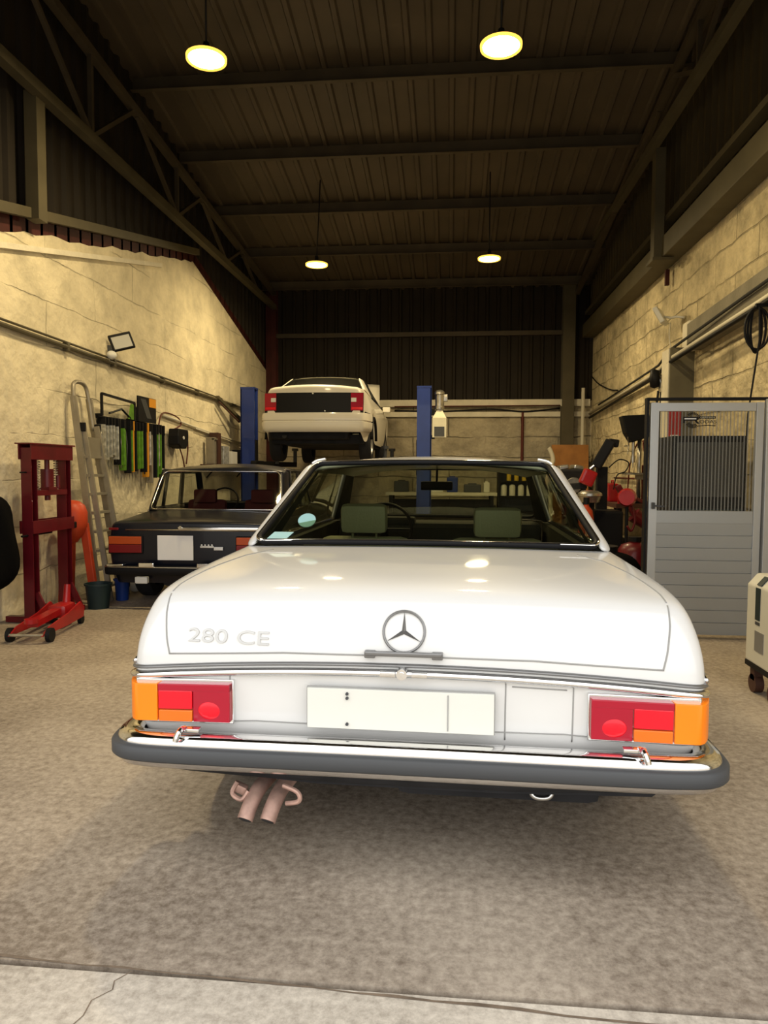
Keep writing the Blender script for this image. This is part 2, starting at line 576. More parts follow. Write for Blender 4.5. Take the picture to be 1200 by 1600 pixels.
# left wall: the gable of the neighbouring house, ragged top
def gable_z(y):
    return 3.40 + (y - 5.92) * 0.2275 if y < 10.55 else 4.45 - (y - 10.55) * 0.245
rows = []
poly = []
y = 1.75
random.seed(5)
while y < 10.5:
    poly.append((XL, y, max(2.9, gable_z(y)) + random.uniform(-0.025, 0.02))); y += random.uniform(0.10, 0.24)
poly.append((XL, 10.55, 4.45))
poly.append((XL, YB, gable_z(YB)))
poly = [(XL, 1.75, 0)] + poly + [(XL, YB, 0)]
mb = MB(); mb.prism(poly, (-0.3, 0, 0)); struct(mb.obj('wall_left', 'wall_l'))
# plaster ledge under the ragged edge
mb = MB()
mb.bar((XL + 0.02, 4.0, gable_z(4.0) - 0.15), (XL + 0.02, 9.3, gable_z(9.3) - 0.13), 0.05, 0.05)
trim(mb, 'render')
# dark red flashing behind the top of the gable
mb = MB()
mb.prism([(XL - 0.02, 1.8, gable_z(1.8) - 0.1), (XL - 0.02, 10.6, 4.35), (XL - 0.02, YB, gable_z(YB) - 0.1), (XL - 0.02, YB, gable_z(YB) + 0.16), (XL - 0.02, 10.6, 4.62), (XL - 0.02, 1.8, gable_z(1.8) + 0.19)], (-0.02, 0, 0))
trim(mb, 'rust_red')

def corrugated(u0, u1, z0f, z1f, plane, at, step=0.25, depth=0.035, sgn=1):
    """trapezoid sheet; plane 'X' => sheet at x=at running along y, 'Y' => at y=at along x"""
    mb = MB()
    u = u0
    lo, hi = [], []
    k = 0
    prof = [(0.0, 0), (0.62, 0), (0.72, 1), (0.90, 1)]
    while u < u1 - 1e-6:
        for f, d in prof:
            uu = u + f * step
            if uu > u1: break
            dd = at + sgn * d * depth
            a = (dd, uu) if plane == 'X' else (uu, dd)
            lo.append((a[0], a[1], z0f(uu))); hi.append((a[0], a[1], z1f(uu)))
        u += step
    mb.grid([lo, hi])
    return mb

mb = corrugated(1.6, YB + 0.3, lambda y: gable_z(y) - 0.05 if y > 3.6 else 2.9, lambda y: roofz(y), 'X', XL - 0.06, 0.24, 0.04, 1)
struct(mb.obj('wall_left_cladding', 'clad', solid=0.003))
# back wall
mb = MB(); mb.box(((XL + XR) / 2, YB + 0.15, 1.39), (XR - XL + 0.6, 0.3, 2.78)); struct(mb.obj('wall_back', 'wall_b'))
mb = corrugated(XL - 0.3, XR + 0.3, lambda x: 2.70, lambda x: roofz(YB) + 0.05, 'Y', YB + 0.02, 0.225, 0.035, -1)
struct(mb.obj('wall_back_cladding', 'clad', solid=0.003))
mb = MB(); mb.box((-0.5, YB - 0.04, 2.73), (6.6, 0.1, 0.14)); mb.box((-0.5, YB - 0.03, 2.50), (6.6, 0.07, 0.1)); trim(mb, 'render')
mb = MB(); mb.box((-0.7, YB - 0.06, 4.15), (6.2, 0.08, 0.09)); trim(mb, 'steel')
# right wall
mb = MB(); mb.box((XR + 0.15, (1.75 + YB) / 2, 2.05), (0.3, YB - 1.75, 4.1)); struct(mb.obj('wall_right', 'wall_r'))
mb = corrugated(1.6, YB + 0.3, lambda y: 4.05, lambda y: roofz(y), 'X', XR - 0.02, 0.21, 0.045, -1)
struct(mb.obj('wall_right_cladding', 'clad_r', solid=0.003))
# front wall above the big door opening, with side piers
mb = MB(); mb.box((-0.5, 1.68, 5.45), (7.4, 0.2, 4.1)); mb.box((-3.8, 1.68, 1.7), (0.5, 0.2, 3.4)); mb.box((2.95, 1.68, 1.7), (0.5, 0.2, 3.4))  # lintel, out of view, set low to keep daylight off the roof
struct(mb.obj('wall_front', 'grey_conc'))
# roof sheet: ribs run down the slope
mb = MB()
rows = [[], [], []]
x = XL - 0.1
step = 0.25
while x < XR + 0.1:
    for f, d in ((0, 0), (0.66, 0), (0.74, 1), (0.92, 1)):
        for r_, yy in zip(rows, (1.6, 8, YB + 0.1)):
            r_.append((x + f * step, yy, roofz(yy) - d * 0.035))
    x += step
mb.grid(rows)
struct(mb.obj('ceiling', 'roof', solid=0.004))
# purlins (Z sections): web plus flanges
for y in (2.66, 4.14, 5.62, 7.10, 8.58, 10.06, 11.54, 13.02, 14.5):
    zt = roofz(y) - 0.04
    mb = MB()
    mb.box(((XL + 2.65) / 2, y, zt - 0.085), (2.65 - XL, 0.006, 0.17))
    mb.box(((XL + 2.65) / 2, y - 0.035, zt - 0.17), (2.65 - XL, 0.07, 0.008))
    mb.box(((XL + 2.65) / 2, y + 0.035, zt - 0.004), (2.65 - XL, 0.07, 0.008))
    trim(mb, 'steel')

def truss(x, zb, ztop, y0, y1, nodes):
    mb = MB()
    mb.bar((x, y0, zb), (x, y1, zb), 0.10, 0.10)
    trim(mb, 'steel_l')
    mb = MB()
    mb.bar((x, y0, ztop(y0)), (x, y1, ztop(y1)), 0.09, 0.08)
    trim(mb, 'steel')
    mb = MB()
    for (a, b) in nodes:
        mb.bar((x, a, ztop(a) - 0.03), (x, b, zb + 0.03), 0.045, 0.045)
    trim(mb, 'steel')
lt = lambda y: 5.65 - (y - 6.5) * 0.079
truss(-3.72, 4.72, lt, 1.9, 14.8, [(6.0, 7.2), (8.2, 7.2), (8.3, 9.5), (10.4, 9.5), (10.5, 11.6), (12.4, 11.6), (4.9, 4.9), (7.2, 7.2), (9.5, 9.5), (12.5, 13.5)])
rt = lambda y: roofz(y) - 0.26
truss(2.48, 5.40, rt, 1.9, 14.8, [(6.6, 7.8), (8.6, 7.8), (9.2, 10.2), (11.0, 10.2), (11.6, 12.4), (7.8, 7.8), (10.2, 10.2)])
# left girt following the gable, and its short post
mb = MB(); mb.bar((-3.84, 1.9, gable_z(1.9) + 0.21), (-3.84, 10.6, 4.60), 0.06, 0.09); trim(mb, 'steel_l')
mb = MB(); mb.box((-3.80, 6.32, 4.16), (0.12, 0.14, 1.13)); trim(mb, 'steel_l')
# back left corner, red oxide column; back right corner column
mb = MB(); mb.box((-3.79, 14.86, 2.6), (0.008, 0.2, 5.1)); mb.box((-3.79, 14.77, 2.6), (0.22, 0.012, 5.1)); mb.box((-3.79, 14.95, 2.6), (0.22, 0.012, 5.1)); trim(mb, 'rust_red')
mb = MB(); mb.box((2.33, 14.84, 2.6), (0.012, 0.2, 5.1)); mb.box((2.33, 14.74, 2.6), (0.24, 0.014, 5.1)); mb.box((2.33, 14.94, 2.6), (0.24, 0.014, 5.1)); trim(mb, 'steel_l')
# right: I-beam on the wall, girt above, post
mb = MB(); mb.box((2.72, 8.3, 4.14), (0.24, 13.0, 0.26)); trim(mb, 'steel_l', bevel=0.01)
mb = MB(); mb.box((2.70, 8.3, 4.50), (0.12, 13.0, 0.07)); trim(mb, 'steel_l')
mb = MB(); mb.box((2.56, 9.45, 4.68), (0.12, 0.16, 1.36)); mb.box((2.60, 9.45, 3.98), (0.26, 0.3, 0.04)); trim(mb, 'steel_l')
mb = MB(); mb.box((2.78, 9.75, 3.86), (0.05, 0.05, 0.2)); trim(mb, 'rust_red')
# right: concrete pillar and the tie beam that lands on it
mb = MB(); mb.box((2.72, 8.95, 1.4), (0.30, 0.30, 2.8), bev=0.01); trim(mb, 'pillar')
mb = MB(); mb.box((2.565, 8.96, 1.4), (0.012, 0.27, 2.78)); trim(mb, 'render')  # pale strip paints the light falling on the pillar's left face
mb = MB(); mb.bar((2.77, 5.2, 3.0), (2.77, 8.6, 2.88), 0.16, 0.30, bev=0.008); trim(mb, 'grey_conc')
mb = MB(); mb.box((2.79, 8.78, 2.92), (0.12, 0.25, 0.34), bev=0.02); trim(mb, 'render')
# back wall vertical downpipes
mb = MB(); mb.cyl((1.45, YB - 0.05, 0), (1.45, YB - 0.05, 2.55), 0.03); trim(mb, 'pink_cable')
mb = MB(); mb.cyl((2.62, 14.7, 0.3), (2.62, 14.7, 3.0), 0.035); trim(mb, 'tray')

# portal: daylight only reaches the room through the door opening
pd = bpy.data.lights.new('door_portal', 'AREA')
pd.shape = 'RECTANGLE'; pd.size = 6.2; pd.size_y = 3.4
pd.cycles.is_portal = True
po = bpy.data.objects.new('door_portal', pd)
po.location = (-0.45, 1.6, 1.7)
po.rotation_euler = (R(90), 0, 0)
C.objects.link(po)

# ------------------------------------------------------------------ pendant lamps
def pendant(x, y, z, label, coax=0.0):
    t = thing('pendant_lamp', label, 'lamp', (x, y, z), 0, 'high bay pendant lamps')
    zt = roofz(y) - z + 0.01
    mb = MB(); mb.tube([(0, 0, 0.14), (coax * .5, 0, zt * 0.5), (coax, 0, zt)], 0.009); mb.obj('cable', 'black', t, True)
    mb = MB(); mb.lathe([(0.0, 0.13), (0.025, 0.13), (0.03, 0.06), (0.09, 0.05), (0.155, 0.02), (0.165, 0.012), (0.146, 0.004), (0.0, 0.004)]); mb.obj('housing', 'black', t, True, angle=40)
    mb = MB(); mb.lathe([(0.0, -0.012), (0.06, -0.013), (0.148, -0.004)]); mb.obj('diffuser', 'lampglow', t, True)
    mb = MB(); mb.lathe([(0.148, -0.004), (0.168, -0.014), (0.170, 0.012)]); mb.obj('rim', 'lampglare', t, True)  # glowing ring imitates the yellow glare around an overexposed lamp
    ld = bpy.data.lights.new('lamp_light', 'AREA')
    ld.shape = 'DISK'; ld.size = 0.28
    ld.energy = LAMP_W
    ld.color = LAMP_COL
    lo = bpy.data.objects.new('lamp_light', ld)
    lo.location = (0, 0, -0.03)
    lo.parent = t
    C.objects.link(lo)
pendant(-2.08, 6.0, 4.77, 'bright pendant lamp nearest the left wall, largest on the left')
pendant(0.365, 6.0, 4.75, 'bright pendant lamp at top right with the strongest orange halo')
pendant(-2.08, 10.9, 4.46, 'small far pendant lamp on the left, above the raised white car', 0.06)
pendant(0.53, 10.9, 4.49, 'small far pendant lamp on the right, above the dark back cladding')

# ------------------------------------------------------------------ generic car pieces
def vlerp(a, b, t):
    return tuple(a[i] + (b[i] - a[i]) * t for i in range(3))

def mirror_rows(rows):
    return [[(-p[0], p[1], p[2]) for p in r] for r in rows]

def car_body(spec, root, m):
    """spec: stations = list of (v, shoulder_u, shoulder_z, belly_u, belly_z, bottom_u); control cage for a subdivided shell.
       rear/front: list of (u, v, z) side columns at the ends, same level count."""
    st = spec['stations']            # each: list of levels (u,v,z) shoulder..bottom
    fr = spec.get('fr', (1, 0.88, 0.62, 0.32, 0))
    mb = MB()
    for sgn in (1, -1):
        rows = [[(sgn * p[0], p[1], p[2]) for p in col] for col in st]
        mb.grid(rows)
    def across(p, cv, cz):
        """row from +u shoulder to -u shoulder given centre v, z"""
        row = []
        for f in list(fr) + [-x for x in fr[-2::-1]]:
            k = 1 - f * f
            row.append((p[0] * f, p[1] + (cv - p[1]) * k, p[2] + (cz - p[2]) * k))
        return row
    # rear face
    rows = []
    for p, (cv, cz) in zip(st[0], spec['rear_c']):
        rows.append(across(p, cv, cz))
    mb.grid(rows)
    rows = []
    for p, (cv, cz) in zip(st[-1], spec['front_c']):
        rows.append(across(p, cv, cz))
    mb.grid(rows)
    # deck
    rows = []
    for i, (cv, cz) in enumerate(spec['deck_c']):
        rows.append(across(st[i][0], cv, cz))
    mb.grid(rows)
    rows = []
    nst = len(st)
    for i, (cv, cz) in enumerate(spec['hood_c']):
        rows.append(across(st[nst - 1 - i][0], cv, cz))
    mb.grid(rows)
    return mb.obj('body', m, root, True, weld=0.0005, sub=3)

def arch_cols(vs, side, arches, lv_bot, ztop):
    """side(v) -> list of (u,z) from shoulder to bottom; lift the lower levels over the wheel arches"""
    cols = []
    for v in vs:
        base = side(v)
        a = lv_bot
        for (va, zc, rr) in arches:
            if abs(v - va) < rr:
                a = max(a, zc + math.sqrt(rr * rr - (v - va) ** 2))
        col = []
        for (u, z) in base:
            if z < ztop:
                z = a + (z - lv_bot) * (ztop - a) / (ztop - lv_bot)
            col.append((u, v, z))
        cols.append(col)
    return cols

def project(body, pts, direction, parent_mtx=None):
    """project local points on the evaluated body along direction"""
    bpy.context.view_layer.update()
    dg = bpy.context.evaluated_depsgraph_get()
    ev = body.evaluated_get(dg)
    me = ev.to_mesh()
    bv = BVHTree.FromPolygons([v.co.copy() for v in me.vertices], [tuple(p.vertices) for p in me.polygons])
    ev.to_mesh_clear()
    out = []
    d = Vector(direction).normalized()
    for p in pts:
        h = bv.ray_cast(Vector(p) - d * 1.0, d, 3.0)
        out.append(h[0] if h[0] is not None else Vector(p))
    return out

def dense(pts, n=10):
    out = []
    for a, b in zip(pts, pts[1:]):
        for k in range(n):
            out.append(Vector(a).lerp(Vector(b), k / n))
    out.append(Vector(pts[-1]))
    return out

def wheel(root, x, v, zc, r, wdt, side):
    o = bpy.data.objects.new('wheel', None)
    C.objects.link(o); o.parent = root; o.location = (x, v, zc)
    hw = wdt / 2
    mb = MB(); mb.lathe([(r * 0.62, -hw), (r * 0.93, -hw), (r, -hw * 0.7), (r, hw * 0.7), (r * 0.93, hw), (r * 0.62, hw), (r * 0.62, -hw)], axis=(1, 0, 0), seg=36)
    t = mb.obj('tyre', 'tyre', o, True, angle=40)
    mb = MB(); s = side
    mb.lathe([(0.0, s * hw * 0.55), (r * 0.2, s * hw * 0.6), (r * 0.35, s * hw * 0.35), (r * 0.56, s * hw * 0.55), (r * 0.63, s * hw * 0.98)], axis=(1, 0, 0), seg=36)
    mb.lathe([(0.0, -s * hw * 0.2), (r * 0.62, -s * hw * 0.2)], axis=(1, 0, 0), seg=36)
    mb.obj('rim', 'rim', o, True, angle=40)
    return o

def bulge_quad(bl, br, tr, tl, nu=10, nv=6, out=(0, 0, 0)):
    """curved glass pane between four corners, bulged by vector out at the centre"""
    bl, br, tr, tl, out = map(Vector, (bl, br, tr, tl, out))
    rows = []
    for j in range(nv + 1):
        t = j / nv
        a = bl.lerp(tl, t); b = br.lerp(tr, t)
        rows.append([a.lerp(b, i / nu) + out * (1 - (2 * i / nu - 1) ** 2) for i in range(nu + 1)])
    return rows

def greenhouse(root, g, paint, glassm, frame='chrome', two_door=True):
    """g holds half coordinates: rb, rt, cb, ct, (bb, bt), ab, at, plus roof rows"""
    N = 9
    sg = lambda p, s: Vector((p[0] * s, p[1], p[2]))
    # roof
    rows = []
    for (v, zc, ue, ze) in g['roof']:
        row = []
        for f in (1, 0.93, 0.8, 0.5, 0, -0.5, -0.8, -0.93, -1):
            k = 1 - abs(f) ** 2.6
            row.append((ue * f, v - (g.get('roofbow', 0.03) * (1 - f * f) if v == g['roof'][0][0] else 0) + (0.05 * (1 - f * f) if v == g['roof'][-1][0] else 0), ze + (zc - ze) * k))
        rows.append(row)
    mb = MB(); mb.grid(rows)
    roof = mb.obj('roof', paint, root, True, sub=2, solid=0.03)
    # pillars
    for s in (1, -1):
        def band(lines, name, mt_, thick=0.03):
            rows = []
            for L_ in lines:
                a, b = sg(L_[0], s), sg(L_[1], s)
                bow = Vector((s * L_[2], 0, 0)) if len(L_) > 2 else Vector((0, 0, 0))
                rows.append([a.lerp(b, i / N) + bow * (1 - (2 * i / N - 1) ** 2) for i in range(N + 1)])
            mb = MB(); mb.grid(rows)
            ob = mb.obj(name, mt_, root, True)
            md = ob.modifiers.new('solid', 'SOLIDIFY'); md.thickness = thick; md.offset = 0
            md = ob.modifiers.new('sub', 'SUBSURF'); md.levels = 2; md.render_levels = 2
            return ob
        band(g['c_pillar'], 'rear_pillar', paint)
        band(g['a_pillar'], 'windscreen_pillar', paint)
        if 'b_pillar' in g:
            band(g['b_pillar'], 'door_pillar', g.get('b_mat', paint))
        # side panes
        for q in g['side_glass']:
            mb = MB(); mb.grid(bulge_quad(*[sg(p, s) for p in q], out=(0.015 * s, 0, 0)))
            mb.obj('side_window', glassm, root, True)
        # drip rail / window top frame
        mb = MB(); mb.tube([sg(p, s) for p in smoothpts(g['drip'], 5)], 0.011, 6)
        mb.obj('drip_rail', frame, root, True)
        mb = MB(); mb.tube([sg(p, s) for p in g['belt']], 0.012, 6)
        mb.obj('belt_trim', frame, root, True)
    return roof

def ring_strip(corners_fn, n=14):
    pass

def window_ring(g_bl, g_br, g_tr, g_tl, out, nu=14, nv=8, cr=0.06):
    """perimeter of a curved pane, with rounded corners, as closed list of points"""
    bl, br, tr, tl, out = map(Vector, (g_bl, g_br, g_tr, g_tl, out))
    def P(u, t):
        a = bl.lerp(tl, t); b = br.lerp(tr, t)
        return a.lerp(b, u) + out * (1 - (2 * u - 1) ** 2)
    W = (bl - br).length; H = (bl - tl).length
    ru, rv = cr / W, cr / H
    pts = []
    def arc(cu, cv, a0):
        for k in range(6):
            a = a0 + k / 5 * PI / 2
            pts.append(P(cu + ru * math.cos(a), cv + rv * math.sin(a)))
    for k in range(nu): pts.append(P(ru + (1 - 2 * ru) * k / nu, 0))
    arc(1 - ru, rv, -PI / 2)
    for k in range(1, nv): pts.append(P(1, rv + (1 - 2 * rv) * k / nv))
    arc(1 - ru, 1 - rv, 0)
    for k in range(1, nu): pts.append(P(1 - ru - (1 - 2 * ru) * k / nu, 1))
    arc(ru, 1 - rv, PI / 2)
    for k in range(1, nv): pts.append(P(0, 1 - rv - (1 - 2 * rv) * k / nv))
    arc(ru, rv, PI)
    return pts

# ------------------------------------------------------------------ white coupe in the foreground
coupe = thing('coupe_car', 'white classic two-door coupe seen from behind, chrome bumper and star badge, in the foreground', 'car', (-0.14, 2.12, 0), R(-1.0))

def interp(tab, v):
    if v <= tab[0][0]: return tab[0][1:]
    for a, b in zip(tab, tab[1:]):
        if v <= b[0]:
            t = (v - a[0]) / (b[0] - a[0])
            return tuple(a[i] + (b[i] - a[i]) * t for i in range(1, len(a)))
    return tab[-1][1:]

def coupe_side(v):
    su, sz = interp([(0.24, 0.875, 0.905), (0.45, 0.872, 0.935), (0.75, 0.852, 0.960), (1.05, 0.825, 0.980), (1.4, 0.81, 0.975), (3.0, 0.81, 0.965), (3.3, 0.82, 0.955), (4.2, 0.84, 0.90), (4.62, 0.80, 0.84)], v)
    wd = interp([(0.24, 0.0), (0.6, 0.0), (3.8, -0.01), (4.62, -0.06)], v)[0]
    return [(su, sz), (su + 0.045, sz - 0.035), (0.945 + wd, 0.80), (0.957 + wd, 0.69), (0.95 + wd, 0.55), (0.925 + wd, 0.40), (0.87 + wd, 0.27)]
vs = [0.45, 0.58, 0.68, 0.95, 1.05, 1.22, 1.32, 1.45, 2.1, 2.8, 3.20, 3.26, 3.34, 3.45, 3.62, 3.79, 3.90, 3.98, 4.3]
cols = arch_cols(vs, coupe_side, [(0.95, 0.31, 0.37), (3.62, 0.31, 0.37)], 0.27, 0.80)
rear = [(0.885, 0.26, 0.905), (0.925, 0.235, 0.862), (0.955, 0.18, 0.775), (0.968, 0.155, 0.685), (0.965, 0.155, 0.56), (0.945, 0.17, 0.43), (0.87, 0.22, 0.30)]
front = [(0.80, 4.56, 0.84), (0.85, 4.58, 0.80), (0.88, 4.60, 0.72), (0.89, 4.60, 0.62), (0.89, 4.6, 0.5), (0.87, 4.58, 0.4), (0.80, 4.5, 0.27)]
st = [rear] + cols + [front]
body = car_body(dict(stations=st,
                     rear_c=[(0.215, 0.948), (0.150, 0.895), (0.115, 0.80), (0.100, 0.70), (0.115, 0.57), (0.12, 0.45), (0.20, 0.30)],
                     front_c=[(4.62, 0.87), (4.66, 0.83), (4.68, 0.74), (4.68, 0.62), (4.68, 0.5), (4.66, 0.4), (4.56, 0.27)],
                     deck_c=[(0.215, 0.948), (0.42, 0.966), (0.55, 0.974), (0.65, 0.979), (0.91, 0.989), (0.99, 0.994)],
                     hood_c=[(4.62, 0.87), (4.3, 0.92), (3.98, 0.945), (3.9, 0.95), (3.79, 0.955), (3.62, 0.965), (3.45, 0.975), (3.34, 0.98), (3.26, 0.985)]), coupe, 'white_paint')
# underside
mb = MB(); mb.box((0, 2.3, 0.33), (1.60, 4.0, 0.14)); mb.prism([(-0.88, 0.16, 0.38), (0.88, 0.16, 0.38), (0.78, 0.16, 0.30), (0.3, 0.16, 0.285), (-0.3, 0.16, 0.285), (-0.70, 0.16, 0.31)], (0, 0.4, 0)); mb.box((0.3, 0.5, 0.27), (0.7, 0.5, 0.12), bev=0.05)
mb.obj('underbody', 'under', coupe)
mb = MB(); mb.cyl((-0.75, 0.95, 0.31), (0.75, 0.95, 0.31), 0.05); mb.obj('rear_axle', 'under', coupe)
for s in (-1, 1):
    wheel(coupe, s * 0.76, 0.95, 0.315, 0.315, 0.19, s)
    wheel(coupe, s * 0.76, 3.62, 0.315, 0.315, 0.19, s)

coupe_g = dict(
    roof=[(1.585, 1.388, 0.645, 1.348), (1.66, 1.402, 0.655, 1.345), (1.8, 1.413, 0.662, 1.343), (2.2, 1.418, 0.668, 1.338), (2.6, 1.405, 0.66, 1.33), (2.86, 1.372, 0.63, 1.315)],
    c_pillar=[((0.602, 1.588, 1.368), (0.772, 1.02, 0.985)), ((0.64, 1.60, 1.352), (0.812, 1.05, 0.98)), ((0.665, 1.66, 1.335), (0.828, 1.14, 0.97)), ((0.668, 1.80, 1.332), (0.822, 1.40, 0.965))],
    a_pillar=[((0.60, 2.85, 1.335), (0.72, 3.26, 0.985)), ((0.64, 2.83, 1.325), (0.78, 3.22, 0.97)), ((0.655, 2.76, 1.318), (0.805, 3.10, 0.965))],
    side_glass=[((0.812, 1.40, 0.97), (0.812, 2.08, 0.97), (0.664, 2.12, 1.33), (0.664, 1.80, 1.33)), ((0.812, 2.09, 0.97), (0.805, 3.10, 0.965), (0.655, 2.76, 1.318), (0.664, 2.13, 1.33))],
    drip=[(0.648, 1.62, 1.348), (0.668, 1.85, 1.338), (0.674, 2.2, 1.335), (0.664, 2.6, 1.328), (0.64, 2.84, 1.318)],
    belt=[(0.826, 1.36, 0.972), (0.824, 2.0, 0.974), (0.815, 3.12, 0.966)])
greenhouse(coupe, coupe_g, 'white_paint', 'glass_green')
# headliner and inner pillar trim
rows = []
for (v, zc, ue, ze) in coupe_g['roof']:
    rows.append([(f * (ue - 0.03), v + 0.02, ze - 0.03 + (zc - ze) * (1 - abs(f) ** 2.6)) for f in (1, 0.9, 0.7, 0.35, 0, -0.35, -0.7, -0.9, -1)])
mb = MB(); mb.grid(rows); mb.obj('headliner', 'olive_leather', coupe, True)
for s in (1, -1):
    for pts4 in ([(0.585, 1.63, 1.35), (0.75, 1.09, 0.985), (0.78, 1.42, 0.965), (0.635, 1.82, 1.315)], [(0.59, 2.82, 1.32), (0.70, 3.2, 0.98), (0.775, 3.06, 0.965), (0.63, 2.74, 1.30)]):
        mb = MB(); mb.grid([[(s * pts4[0][0], *pts4[0][1:]), (s * pts4[1][0], *pts4[1][1:])], [(s * pts4[3][0], *pts4[3][1:]), (s * pts4[2][0], *pts4[2][1:])]])
        mb.obj('pillar_trim', 'interior', coupe)
# rear window
RW = dict(bl=(-0.768, 1.04, 1.000), br=(0.768, 1.04, 1.000), tr=(0.596, 1.59, 1.362), tl=(-0.596, 1.59, 1.362), out=(0, -0.035, 0.010))
mb = MB(); mb.grid(bulge_quad(RW['bl'], RW['br'], RW['tr'], RW['tl'], 16, 8, RW['out']))
rw = mb.obj('rear_window', 'glass_green', coupe, True)
ring = window_ring(RW['bl'], RW['br'], RW['tr'], RW['tl'], RW['out'], cr=0.05)
mb = MB(); mb.tube([p + Vector((0, -0.001, 0.002)) for p in ring], 0.014, 8, True); mb.obj('window_seal', 'black', rw, True)
mb = MB(); mb.tube([p + Vector((p.x * 0.012, -0.006, 0.008)) for p in ring], 0.006, 8, True); mb.obj('window_surround', 'chrome', rw, True)
mb = MB(); mb.prism([(-0.72, 1.03, 1.012), (-0.63, 1.03, 1.012), (-0.60, 1.08, 1.045), (-0.69, 1.08, 1.045)], (0, 0.002, -0.002)); mb.obj('sticker', 'sticker', rw)
mb = MB(); mb.cyl((-0.556, 1.16, 1.095), (-0.556, 1.163, 1.092), 0.042, seg=24); st_ = mb.obj('sticker', 'sticker', rw)
mb = MB(); mb.grid(bulge_quad((-0.72, 3.27, 0.985), (0.72, 3.27, 0.985), (0.60, 2.87, 1.345), (-0.60, 2.87, 1.345), 12, 6, (0, 0.06, 0)))
mb.obj('windscreen', 'glass_clear', coupe, True)
mb = MB(); mb.tube(window_ring((-0.72, 3.27, 0.985), (0.72, 3.27, 0.985), (0.60, 2.87, 1.345), (-0.60, 2.87, 1.345), (0, 0.06, 0)), 0.014, 6, True); mb.obj('windscreen_seal', 'black', coupe, True)
# roof edge chrome clips at the rear corners
for s in (-1, 1):
    mb = MB(); mb.box((s * 0.575, 1.60, 1.385), (0.05, 0.03, 0.012), rot=(0, s * 0.2, 0), bev=0.004); mb.box((s * 0.61, 1.60, 1.372), (0.03, 0.03, 0.014), rot=(0, s * 0.6, 0), bev=0.004)
    mb.obj('roof_clip', 'chrome_dull', coupe)
# cabin: parcel shelf, floor tub, seats, dash, wheel, mirror
mb = MB(); mb.prism([(-0.76, 1.03, 0.975), (0.76, 1.03, 0.975), (0.72, 1.36, 0.955), (-0.72, 1.36, 0.955)], (0, 0, -0.02)); mb.obj('parcel_shelf', 'interior', coupe)
mb = MB(); mb.box((0, 2.2, 0.45), (1.55, 2.1, 0.08)); mb.box((0.78, 2.2, 0.70), (0.04, 2.1, 0.5)); mb.box((-0.78, 2.2, 0.70), (0.04, 2.1, 0.5)); mb.obj('cabin_tub', 'interior', coupe)
mb = MB(); mb.box((0, 1.42, 0.72), (1.35, 0.16, 0.46), rot=(-0.2, 0, 0), bev=0.05); mb.box((0, 1.62, 0.55), (1.35, 0.48, 0.16), bev=0.05); mb.obj('rear_bench', 'olive_leather', coupe, True, angle=50)
for sx_, zz in ((-0.40, 1.045), (0.37, 1.03)):
    seat = bpy.data.objects.new('front_seat', None); C.objects.link(seat); seat.parent = coupe; seat.location = (sx_, 2.05, 0.5)
    mb = MB(); mb.box((0, 0.28, 0.04), (0.52, 0.52, 0.16), bev=0.05); mb.obj('seat_cushion', 'olive_leather', seat, True, angle=50)
    mb = MB(); mb.box((0, 0.0, 0.22), (0.52, 0.14, 0.44), rot=(0.12, 0, 0), bev=0.05); mb.obj('seat_back', 'olive_leather', seat, True, angle=50)
    mb = MB(); mb.box((0, -0.06, zz - 0.5 + 0.005), (0.27, 0.10, 0.17), rot=(0.12, 0, 0), bev=0.035)
    mb.cyl((-0.07, -0.03, 0.35), (-0.07, -0.05, 0.5), 0.007); mb.cyl((0.07, -0.03, 0.35), (0.07, -0.05, 0.5), 0.007)
    mb.obj('headrest', 'olive_leather', seat, True, angle=50)
mb = MB(); mb.box((0, 3.12, 0.88), (1.45, 0.30, 0.16), bev=0.04); mb.box((-0.38, 3.02, 0.965), (0.42, 0.12, 0.06), bev=0.02); mb.obj('dashboard', 'interior', coupe)
mb = MB()
c_ = Vector((-0.38, 2.80, 0.92)); q = Euler((R(60), 0, 0)).to_matrix()
mb.tube([c_ + q @ Vector((0.2 * math.cos(a * PI / 16), 0.2 * math.sin(a * PI / 16), 0)) for a in range(32)], 0.012, 8, True)
mb.bar(c_ + q @ Vector((-0.19, 0, 0)), c_ + q @ Vector((0.19, 0, 0)), 0.05, 0.015); mb.cyl(c_, c_ + q @ Vector((0, 0, -0.2)), 0.03)
mb.obj('steering_wheel', 'black', coupe, True, angle=40)
mb = MB(); mb.box((-0.01, 2.82, 1.225), (0.22, 0.025, 0.062), rot=(0.1, 0, 0), bev=0.01); mb.cyl((-0.01, 2.83, 1.25), (-0.01, 2.88, 1.34), 0.008); mb.obj('interior_mirror', 'black', coupe, True, angle=40)

# boot lid gap line, projected on the skin
def lid_gap(body_, root, pts_top, pts_rear, mname, r=0.0035):
    a = project(body_, dense(pts_top, 8), (0, 0, -1))
    b = project(body_, dense(pts_rear, 8), (0, 1, 0))
    for pp in (a, b):
        mb = MB(); mb.tube(pp, r, 6); mb.obj('boot_lid_gap', mname, root, True)
for s in (-1, 1):
    top_pts = [(s * 0.655, 0.93, 1.2), (s * 0.74, 0.80, 1.2), (s * 0.79, 0.60, 1.2), (s * 0.835, 0.33, 1.2), (s * 0.838, 0.27, 1.2)]
    rear_pts = [(s * 0.838, -1, 0.895), (s * 0.833, -1, 0.84), (s * 0.815, -1, 0.76), (s * 0.80, -1, 0.71)]
    lid_gap(body, coupe, top_pts, rear_pts, 'seam', 0.003)
pr = project(body, dense([(-0.80, -1, 0.712), (-0.4, -1, 0.735), (0, -1, 0.74), (0.4, -1, 0.735), (0.80, -1, 0.712)], 10), (0, 1, 0))
